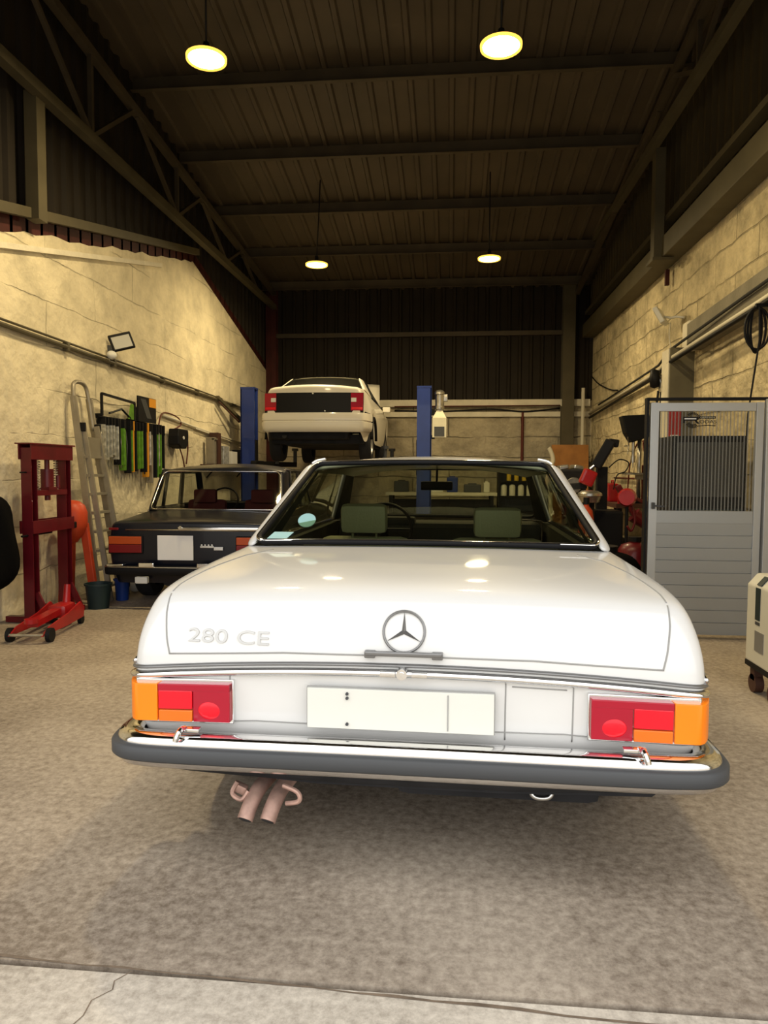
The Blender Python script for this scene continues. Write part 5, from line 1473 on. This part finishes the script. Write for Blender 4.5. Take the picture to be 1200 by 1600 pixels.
text_mesh('sticker_letters', 'GERMAN', 0.018, 'cream_box', so, face_back(cx + 0.13, yy - 0.0015, cz + 0.023), 0.0005, 1.5)
# fixed frame: head line, next leaf post
d2 = bpy.data.objects.new('door_2', None); C.objects.link(d2); d2.location = (2.44, 5.84, 0); d2['kind'] = 'structure'
mb = MB(); mb.box((0.03, 0, 0.95), (0.06, 0.06, 1.90), bev=0.003); mb.obj('stile', 'alu_white', d2)
mb = MB(); mb.box((0.22, 0, 1.85), (0.32, 0.06, 0.08), bev=0.003); mb.obj('top_rail', 'alu_white', d2)
mb = MB(); mb.box((0.22, 0, 0.9), (0.32, 0.03, 1.78)); mb.obj('panel', 'alu_panel', d2)
mb = MB(); mb.box((2.19, 5.88, 1.905), (1.30, 0.07, 0.02)); mb.box((1.55, 5.88, 0.95), (0.018, 0.07, 1.90)); trim(mb, 'black')

# cream appliance at the right edge
hc_ = thing('appliance', 'cream wheeled appliance with dark control strip at the right edge', 'appliance', (1.80, 4.12, 0))
mb = MB(); mb.prism([(0, 0, 0.19), (0, 0, 0.655), (0.055, 0, 0.72), (0.42, 0, 0.72), (0.42, 0, 0.19)], (0, 0.36, 0)); mb.obj('cabinet', 'cream_cab', hc_, bevel=0.010)
mb = MB(); mb.box((-0.002, 0.20, 0.555), (0.004, 0.06, 0.19)); mb.prism([(0.004, 0.17, 0.664), (0.004, 0.23, 0.664), (0.047, 0.23, 0.714), (0.047, 0.17, 0.714)], (-0.003, 0, 0.003)); mb.obj('control_strip', 'olive_dark', hc_)
mb = MB(); mb.box((-0.001, 0.20, 0.44), (0.003, 0.06, 0.018)); mb.obj('switch', 'rubber', hc_)
mb = MB(); mb.box((-0.001, 0.17, 0.335), (0.003, 0.12, 0.12)); mb.obj('rating_label', 'rim', hc_)
mb = MB(); mb.box((0.21, 0.18, 0.175), (0.42, 0.36, 0.03)); mb.obj('base', 'black', hc_)
mb = MB(); mb.box((0.07, -0.006, 0.45), (0.12, 0.012, 0.50), bev=0.004); mb.obj('front_panel', 'alu_white', hc_)
for (x, y) in ((0.05, 0.05), (0.05, 0.31), (0.37, 0.05), (0.37, 0.31)):
    mb = MB(); mb.cyl((x - 0.025, y, 0.055), (x + 0.025, y, 0.055), 0.055); mb.box((x, y, 0.12), (0.05, 0.06, 0.09)); mb.obj('caster', 'brown_board', hc_, True, angle=40)

# things behind the reeded glass
kc = thing('tool_cabinet', 'tall dark tool cabinet seen blurred through the reeded door glass', 'cabinet', (2.35, 7.0, 0))
mb = MB(); mb.box((0, 0, 0.84), (0.66, 0.45, 1.64), bev=0.01); mb.obj('carcass', 'black', kc)
for k in range(5):
    mb = MB(); mb.box((0, -0.23, 0.28 + k * 0.16), (0.60, 0.012, 0.14), bev=0.004); d_ = mb.obj('drawer', 'olive_dark', kc); mb = MB(); mb.box((0, -0.245, 0.33 + k * 0.16), (0.4, 0.015, 0.015)); mb.obj('handle', 'silver_clutter', d_)
mb = MB(); mb.box((0, -0.22, 1.35), (0.58, 0.02, 0.5)); mb.obj('door', 'rubber', kc)
for x in (-0.3, 0.3):
    for y in (-0.19, 0.19):
        mb = MB(); mb.cyl((x, y, 0.0), (x, y, 0.03), 0.02); mb.obj('foot', 'black', kc)
rs = thing('wall_panel', 'red panel on the grey pillar seen through the top left of the door glass', 'panel', (2.635, 8.785, 1.64))
mb = MB(); mb.box((0, 0, 0.2), (0.14, 0.03, 0.42), bev=0.006); mb.obj('panel', 'jack_red', rs)
mb = MB(); mb.box((0, -0.017, 0.10), (0.10, 0.004, 0.05)); mb.obj('band', 'paper', rs)
mb = MB(); mb.cyl((0, 0, 0), (0, 0, 0.28), 0.13); mb.cyl((0, 0, 0.28), (0, 0, 0.33), 0.06); o = mb.obj('drum', 'olive_drum', None, True, angle=40); o.location = (2.36, 7.72, 1.095); tag(o, 'yellow-green drum behind the left side of the door glass', 'drum')
sd = thing('side_bench', 'dark bench behind the door glass carrying the yellow-green drum', 'bench', (2.50, 7.72, 0))
mb = MB(); mb.box((0, 0, 1.07), (0.6, 0.6, 0.05)); mb.obj('top', 'brown_board', sd)
for x in (-0.27, 0.27):
    for y in (-0.25, 0.25):
        mb = MB(); mb.box((x, y, 0.52), (0.05, 0.05, 1.05)); mb.obj('leg', 'black', sd)

# tyre changer: dark column with tilted head, red body
ty = thing('tyre_changer', 'red and black tyre changing machine with tilted black head right of the white coupe', 'machine', (1.82, 9.3, 0))
mb = MB(); mb.box((0, 0, 0.42), (0.62, 0.55, 0.84), bev=0.03); mb.obj('cabinet', 'black', ty)
mb = MB(); mb.box((0.12, 0.15, 1.08), (0.13, 0.13, 0.62), bev=0.01); mb.obj('mast', 'black', ty)
mb = MB(); mb.bar((0.02, 0.05, 1.38), (0.20, 0.0, 1.72), 0.16, 0.13, bev=0.02); mb.bar((0.16, 0, 1.70), (0.29, 0, 1.68), 0.09, 0.10, bev=0.02); mb.obj('tilting_head', 'black', ty)
mb = MB(); mb.cyl((-0.06, 0, 1.36), (0.06, 0, 1.46), 0.025); mb.obj('ram', 'chrome', ty)
mb = MB(); mb.box((-0.10, -0.10, 1.25), (0.17, 0.15, 0.20), rot=(0, 0.4, 0), bev=0.03); mb.obj('red_gearbox', 'jack_red', ty)
mb = MB(); mb.bar((-0.10, 0, 1.15), (-0.46, 0.0, 1.12), 0.10, 0.08, bev=0.01); mb.lathe([(0, 1.20), (0.10, 1.19), (0.13, 1.13), (0.10, 1.08), (0, 1.07)], c=(-0.46, 0.05, 0)); mb.obj('clamp_arm', 'under', ty, True, angle=40)
mb = MB(); mb.lathe([(0.0, 1.10), (0.10, 1.09), (0.145, 1.06), (0.15, 1.03), (0.14, 1.025)], c=(-0.12, -0.35, 0)); mb.cyl((-0.12, -0.35, 0.95), (-0.12, -0.35, 1.03), 0.115, 0.14); mb.obj('turntable', 'silver_clutter', ty, True, angle=40)
mb = MB(); mb.cyl((-0.12, -0.35, 0.0), (-0.12, -0.35, 0.95), 0.06); mb.obj('turntable_post', 'black', ty, True)
mb = MB(); mb.bar((0.30, 0.05, 1.15), (0.55, 0.05, 0.72), 0.09, 0.07, bev=0.01); mb.cyl((0.50, 0.0, 0.78), (0.70, 0.0, 0.62), 0.10, 0.06); mb.obj('bead_arm', 'press_red', ty)
mb = MB(); mb.tube(smoothpts([(0.20, 0.1, 1.38), (0.30, 0.0, 1.48), (0.42, 0, 1.44), (0.38, 0, 1.33), (0.28, 0, 1.28), (0.24, 0.0, 1.1)], 6), 0.008); mb.obj('air_hose', 'black', ty, True)
es = thing('engine', 'greasy black engine with silver covers on a stand, behind the coupe roof on the right', 'engine', (1.78, 11.0, 0))
mb = MB(); mb.box((0, 0, 1.18), (0.42, 0.5, 0.36), bev=0.03); mb.box((0, 0, 0.93), (0.30, 0.42, 0.16), bev=0.03); mb.obj('block', 'under', es)
mb = MB(); mb.box((0.10, 0, 1.385), (0.14, 0.46, 0.07), rot=(0, 0.2, 0), bev=0.02); mb.obj('cover', 'silver_clutter', es)
mb = MB(); mb.box((-0.11, 0, 1.385), (0.14, 0.46, 0.07), rot=(0, -0.2, 0), bev=0.02); mb.obj('cover', 'silver_clutter', es)
for k in range(4):
    mb = MB(); mb.tube(smoothpts([(-0.2, -0.18 + k * 0.12, 1.32), (-0.29, -0.18 + k * 0.12, 1.30), (-0.32, -0.14 + k * 0.09, 1.15), (-0.26, -0.05 + k * 0.03, 1.02)], 4), 0.022); mb.obj('manifold_pipe', 'rust', es, True)
mb = MB(); mb.lathe([(0, -0.03), (0.11, -0.03), (0.12, 0.0), (0.11, 0.02), (0.03, 0.02), (0.03, 0.05), (0, 0.05)], c=(0.02, -0.29, 1.12), axis=(0, -1, 0)); mb.obj('pulley', 'silver_clutter', es, True, angle=40)
mb = MB(); mb.box((0, 0.30, 0.55), (0.10, 0.10, 1.0)); mb.box((0, 0, 0.04), (0.10, 0.8, 0.08)); mb.box((0, 0.36, 0.04), (0.7, 0.10, 0.08)); mb.box((0, 0, 0.50), (0.10, 0.10, 0.75)); mb.obj('stand', 'press_red', es)
# bench along the right wall with drill press
wb = thing('workbench', 'dark steel workbench along the right wall left of the door', 'workbench', (2.50, 11.0, 0))
mb = MB(); mb.box((0, 0, 0.87), (0.62, 2.6, 0.06)); mb.obj('top', 'brown_board', wb)
for x in (-0.26, 0.26):
    for y in (-1.25, 1.25):
        mb = MB(); mb.box((x, y, 0.42), (0.06, 0.06, 0.84)); mb.obj('leg', 'black', wb)
mb = MB(); mb.box((0, 0, 0.25), (0.55, 2.4, 0.03)); mb.obj('lower_shelf', 'black', wb)
dp = thing('drill_press', 'black pillar drill on the workbench, just left of the door frame', 'drill', (2.52, 9.98, 0.90))
mb = MB(); mb.box((0, 0, 0.015), (0.26, 0.36, 0.03)); mb.obj('base', 'black', dp)
mb = MB(); mb.cyl((0.05, 0.1, 0.03), (0.05, 0.1, 1.0), 0.03); mb.obj('column', 'silver_clutter', dp, True)
mb = MB(); mb.prism([(-0.24, -0.1, 1.18), (0.12, -0.1, 1.20), (0.14, -0.1, 0.90), (-0.10, -0.1, 0.82), (-0.18, -0.1, 0.95)], (0, 0.22, 0)); mb.obj('head', 'black', dp, bevel=0.015)
mb = MB(); mb.cyl((-0.06, 0, 0.62), (-0.06, 0, 0.84), 0.022); mb.cyl((-0.06, 0, 0.55), (-0.06, 0, 0.64), 0.03); mb.cyl((-0.06, 0, 0.48), (-0.06, 0, 0.55), 0.007); mb.obj('chuck', 'silver_clutter', dp, True, angle=40)
for a in (0, 2.1, 4.2):
    mb = MB(); mb.cyl((-0.12, 0, 0.78), (-0.15, 0.13 * math.cos(a), 0.78 + 0.13 * math.sin(a)), 0.007); mb.obj('feed_handle', 'silver_clutter', dp)
mb = MB(); mb.box((-0.02, 0, 0.40), (0.30, 0.26, 0.025)); mb.box((0.05, 0.1, 0.36), (0.09, 0.09, 0.08)); mb.obj('table', 'silver_clutter', dp)
run('red_hose', 'thin brown air hose looping down the right wall behind the machines', smoothpts([(2.78, 10.2, 1.95), (2.78, 10.7, 1.75), (2.78, 10.5, 1.55), (2.78, 10.2, 1.62), (2.78, 10.9, 1.78), (2.78, 11.4, 1.5), (2.78, 11.55, 1.1), (2.78, 11.55, 0.92)], 7), 0.012, 'pink_cable', 'hose')
run('wall_pipe', 'thin brown pipe across the right wall above the workbench', [(2.80, 9.9, 1.22), (2.80, 12.6, 1.22)], 0.014, 'pink_cable', 'pipe')
run('wall_pipe', 'thin brown upright pipe on the right wall above the workbench', [(2.79, 10.75, 0.92), (2.79, 10.75, 1.42), (2.79, 10.35, 1.42)], 0.012, 'pink_cable', 'pipe')
# cluster on and under the bench
random.seed(21)
def can(name, label, cat, loc, r, h, m_, cap='black', base=None):
    t = thing(name, label, cat, loc)
    mb = MB(); mb.lathe([(0, 0), (r, 0), (r, h * 0.75), (r * 0.8, h * 0.85), (r * 0.35, h * 0.9), (r * 0.35, h * 0.93), (0, h * 0.93)], seg=18); mb.obj('body', m_, t, True, angle=40)
    mb = MB(); mb.cyl((0, 0, h * 0.92), (0, 0, h), r * 0.4, seg=14); mb.obj('cap', cap, t)
    return t
can('bottle', 'cream bottle on the workbench beside the pillar drill', 'bottle', (2.34, 10.9, 0.90), 0.07, 0.26, 'cream_cab')
can('bottle', 'small red bottle at the near end of the workbench', 'bottle', (2.26, 9.77, 0.90), 0.04, 0.2, 'jack_red')
can('gas_cylinder', 'slim orange gas cylinder standing right of the coupe rear pillar', 'gas cylinder', (1.60, 8.62, 0), 0.09, 1.02, 'orange')
can('drum', 'dark red oil drum on the floor by the workbench', 'drum', (2.05, 8.15, 0), 0.18, 0.6, 'press_red')
sk = thing('paper_sack', 'cream sack standing on top of the dark red crate', 'sack', (2.50, 8.45, 0.62))
mb = MB(); mb.box((0, 0, 0.17), (0.28, 0.24, 0.34), bev=0.08); mb.obj('sack_body', 'cream_box', sk, True)
mb = MB(); mb.box((0, 0, 0.36), (0.14, 0.10, 0.06), bev=0.02); mb.obj('folded_neck', 'cream_box', sk, True)
cr_ = thing('tool_chest', 'dark red tool chest on the floor under the cream sack', 'tool chest', (2.50, 8.45, 0))
mb = MB(); mb.box((0, 0, 0.31), (0.38, 0.36, 0.62), bev=0.015); mb.obj('carcass', 'press_red', cr_)
for k in range(3):
    mb = MB(); mb.box((0, -0.185, 0.14 + k * 0.18), (0.33, 0.012, 0.15), bev=0.004); d_ = mb.obj('drawer', 'jack_red', cr_); mb = MB(); mb.box((0, -0.197, 0.18 + k * 0.18), (0.2, 0.012, 0.012)); mb.obj('handle', 'silver_clutter', d_)
vc = thing('bench_vice', 'dark red bench vice midway along the right workbench', 'vice', (2.33, 11.4, 0.90))
mb = MB(); mb.box((0, 0, 0.05), (0.16, 0.2, 0.10), bev=0.015); mb.box((0, -0.10, 0.13), (0.15, 0.05, 0.10), bev=0.01); mb.obj('fixed_jaw', 'press_red', vc)
mb = MB(); mb.box((0, -0.20, 0.13), (0.15, 0.05, 0.10), bev=0.01); mb.cyl((0, -0.3, 0.10), (0, 0.0, 0.10), 0.02); mb.cyl((-0.10, -0.3, 0.10), (0.10, -0.3, 0.10), 0.008); mb.obj('sliding_jaw', 'silver_clutter', vc)
jc = thing('jerry_can', 'bright red jerry can on the workbench behind the pillar drill', 'jerry can', (2.29, 10.42, 0.90))
mb = MB(); mb.box((0, 0, 0.13), (0.14, 0.22, 0.26), bev=0.025); mb.obj('can_body', 'jack_red', jc)
mb = MB(); mb.tube([(0, -0.06, 0.25), (0, -0.06, 0.30), (0, 0.05, 0.30), (0, 0.05, 0.25)], 0.01); mb.obj('handle', 'jack_red', jc, True)
ch_ = thing('chain_hoist', 'red hooked tool on a stand in front of the workbench', 'hoist', (2.10, 8.75, 0))
mb = MB(); mb.cyl((0, 0, 0), (0, 0, 1.0), 0.02); mb.cyl((0, 0, 0), (0, 0, 0.02), 0.16); mb.obj('stand', 'black', ch_, True, angle=40)
mb = MB(); mb.lathe([(0, -0.08), (0.09, -0.08), (0.11, -0.03), (0.11, 0.03), (0.09, 0.08), (0, 0.08)], c=(0, 0, 1.02), axis=(0.3, 1, 0)); mb.obj('drum', 'jack_red', ch_, True, angle=40)
mb = MB(); mb.tube(smoothpts([(0.05, -0.02, 0.92), (0.09, -0.03, 0.75), (0.05, -0.03, 0.62), (0.0, -0.03, 0.68)], 6), 0.014); mb.obj('hook', 'press_red', ch_, True)
mb = MB(); mb.bar((0.02, 0, 1.05), (0.28, 0.05, 0.92), 0.05, 0.04, bev=0.006); mb.obj('arm', 'press_red', ch_)
st_ = thing('stool', 'black workshop stool on the floor left of the door', 'stool', (1.42, 6.95, 0))
mb = MB(); mb.cyl((0, 0, 0.56), (0, 0, 0.62), 0.17, seg=28); mb.obj('seat', 'black', st_, True, angle=40)
for k in range(4):
    a = PI / 4 + k * PI / 2
    mb = MB(); mb.cyl((0.12 * math.cos(a), 0.12 * math.sin(a), 0.56), (0.20 * math.cos(a), 0.20 * math.sin(a), 0.0), 0.013); mb.obj('leg', 'black', st_)
mb = MB(); mb.tube([(0.17 * math.cos(a), 0.17 * math.sin(a), 0.22) for a in [2 * PI * k / 24 for k in range(24)]], 0.009, 6, True); mb.obj('foot_ring', 'silver_clutter', st_, True)
pl = thing('shade_pile', 'black tarp-covered pile in the dark corner left of the door', 'shade pile', (1.70, 7.45, 0))  # heap added to darken this corner in place of real shade
random.seed(4)
rows = []
for (z, rx, ry) in [(0.0, 0.30, 0.28), (0.12, 0.29, 0.27), (0.25, 0.27, 0.24), (0.38, 0.22, 0.20), (0.47, 0.15, 0.13), (0.50, 0.04, 0.04)]:
    rows.append([(rx * math.cos(a) * (1 + 0.09 * math.sin(7 * a + z * 4)), ry * math.sin(a) * (1 + 0.09 * math.sin(5 * a + z * 7)), z) for a in [2 * PI * k / 36 for k in range(36)]])
mb = MB(); mb.grid(rows, closed=True); mb.obj('shade_mass', 'black_soft', pl, sub=1)
mb = MB(); mb.tube([(0.31 * math.cos(a), 0.29 * math.sin(a), 0.16) for a in [2 * PI * k / 30 for k in range(30)]], 0.008, 6, True); mb.obj('strap', 'press_red', pl, True)
# plywood and white hose at the back right corner
pw = thing('plywood_sheet', 'ochre plywood sheet leaning in the back right corner', 'plywood', (2.35, 14.45, 0))
mb = MB(); mb.box((0.0, 0, 0.93), (0.72, 0.03, 1.86), rot=(-0.08, 0, 0)); mb.box((0, -0.02, 0.02), (0.72, 0.05, 0.04)); mb.obj('sheet', 'wood', pw)
run('white_pipe', 'bent off-white pipe standing at the back left of the plywood', smoothpts([(1.92, 14.0, 0.0), (1.92, 14.0, 1.3), (1.95, 14.0, 1.55), (1.90, 14.0, 1.72), (1.86, 14.0, 1.78)], 6), 0.045, 'tray', 'pipe')
# back wall bench, shelf, bottles: seen above the coupe's bonnet through its glass
bw = thing('workbench', 'long wooden workbench along the back wall seen through the coupe glass', 'workbench', (-0.2, 14.4, 0))
mb = MB(); mb.box((0, 0, 0.87), (2.2, 0.6, 0.06)); mb.obj('top', 'cream_box', bw)
for x in (-1.0, 1.0):
    for y in (-0.25, 0.25):
        mb = MB(); mb.box((x, y, 0.42), (0.07, 0.07, 0.84)); mb.obj('leg', 'black', bw)
mb = MB(); mb.box((0, 0.05, 0.5), (2.0, 0.4, 0.5)); mb.obj('cupboard', 'black', bw)
for i, (x, w_, h_, m_, nm_, lb_) in enumerate([(-1.0, 0.3, 0.22, 'rubber', 'toolbox', 'grey toolbox at the left end of the back workbench'), (-0.62, 0.2, 0.14, 'silver_clutter', 'metal_part', 'bare metal part on the back workbench beside the grey toolbox'), (-0.30, 0.26, 0.10, 'white_plastic', 'white_box', 'flat white box in the middle of the back workbench'), (0.02, 0.22, 0.30, 'blue', 'crate', 'blue crate on the back workbench right of the white box'), (0.42, 0.34, 0.16, 'rubber', 'toolbox', 'grey toolbox at the right part of the back workbench'), (0.70, 0.12, 0.2, 'cream_cab', 'carton', 'cream carton at the right end of the back workbench')]):
    mb = MB(); mb.box((x, 14.35, 0.90 + h_ / 2), (w_, 0.24, h_), bev=0.02); mb.box((x, 14.35, 0.90 + h_ + 0.01), (w_ * 0.5, 0.04, 0.025), bev=0.006)
    tag(mb.obj(nm_, m_), lb_, nm_.replace('_', ' '))
sh = thing('shelving_unit', 'dark shelving unit with bottles against the back wall', 'shelving', (1.45, 14.55, 0))
for x in (-0.5, 0.5):
    mb = MB(); mb.box((x, 0, 0.72), (0.04, 0.4, 1.44)); mb.obj('side_frame', 'black', sh)
for z in (0.15, 0.50, 0.82, 1.12, 1.42):
    mb = MB(); mb.box((0, 0, z), (0.98, 0.4, 0.03)); mb.obj('shelf', 'black', sh)
mb = MB(); mb.box((0, 0.19, 0.72), (0.98, 0.01, 1.40)); mb.obj('back_panel', 'rubber', sh)
yb = can('bottle', 'yellow bottle on the upper shelf of the back shelving', 'bottle', (1.15, 14.45, 1.135), 0.045, 0.24, 'yellow'); yb['group'] = 'yellow bottles on the back shelf'
cb_ = can('bottle', 'cream bottle on the lower shelf of the back shelving', 'bottle', (1.05, 14.45, 0.835), 0.06, 0.25, 'cream_cab'); cb_['group'] = 'cream bottles on the back shelf'
for src, n_, x0, dx, z in ((yb, 4, 1.15, 0.15, 1.135), (cb_, 5, 1.05, 0.17, 0.835)):
    kind_ = src['label'].split(' on the')[0]; tail_ = src['label'].split(kind_)[1]
    src['label'] = 'leftmost ' + kind_ + tail_
    for i in range(1, n_):
        c = src.copy(); C.objects.link(c); c['label'] = ORD[i] + ' ' + kind_ + ' from the left' + tail_; c.location = (x0 + i * dx, 14.45, z)
        for ch in list(src.children):
            d = ch.copy(); C.objects.link(d); d.parent = c
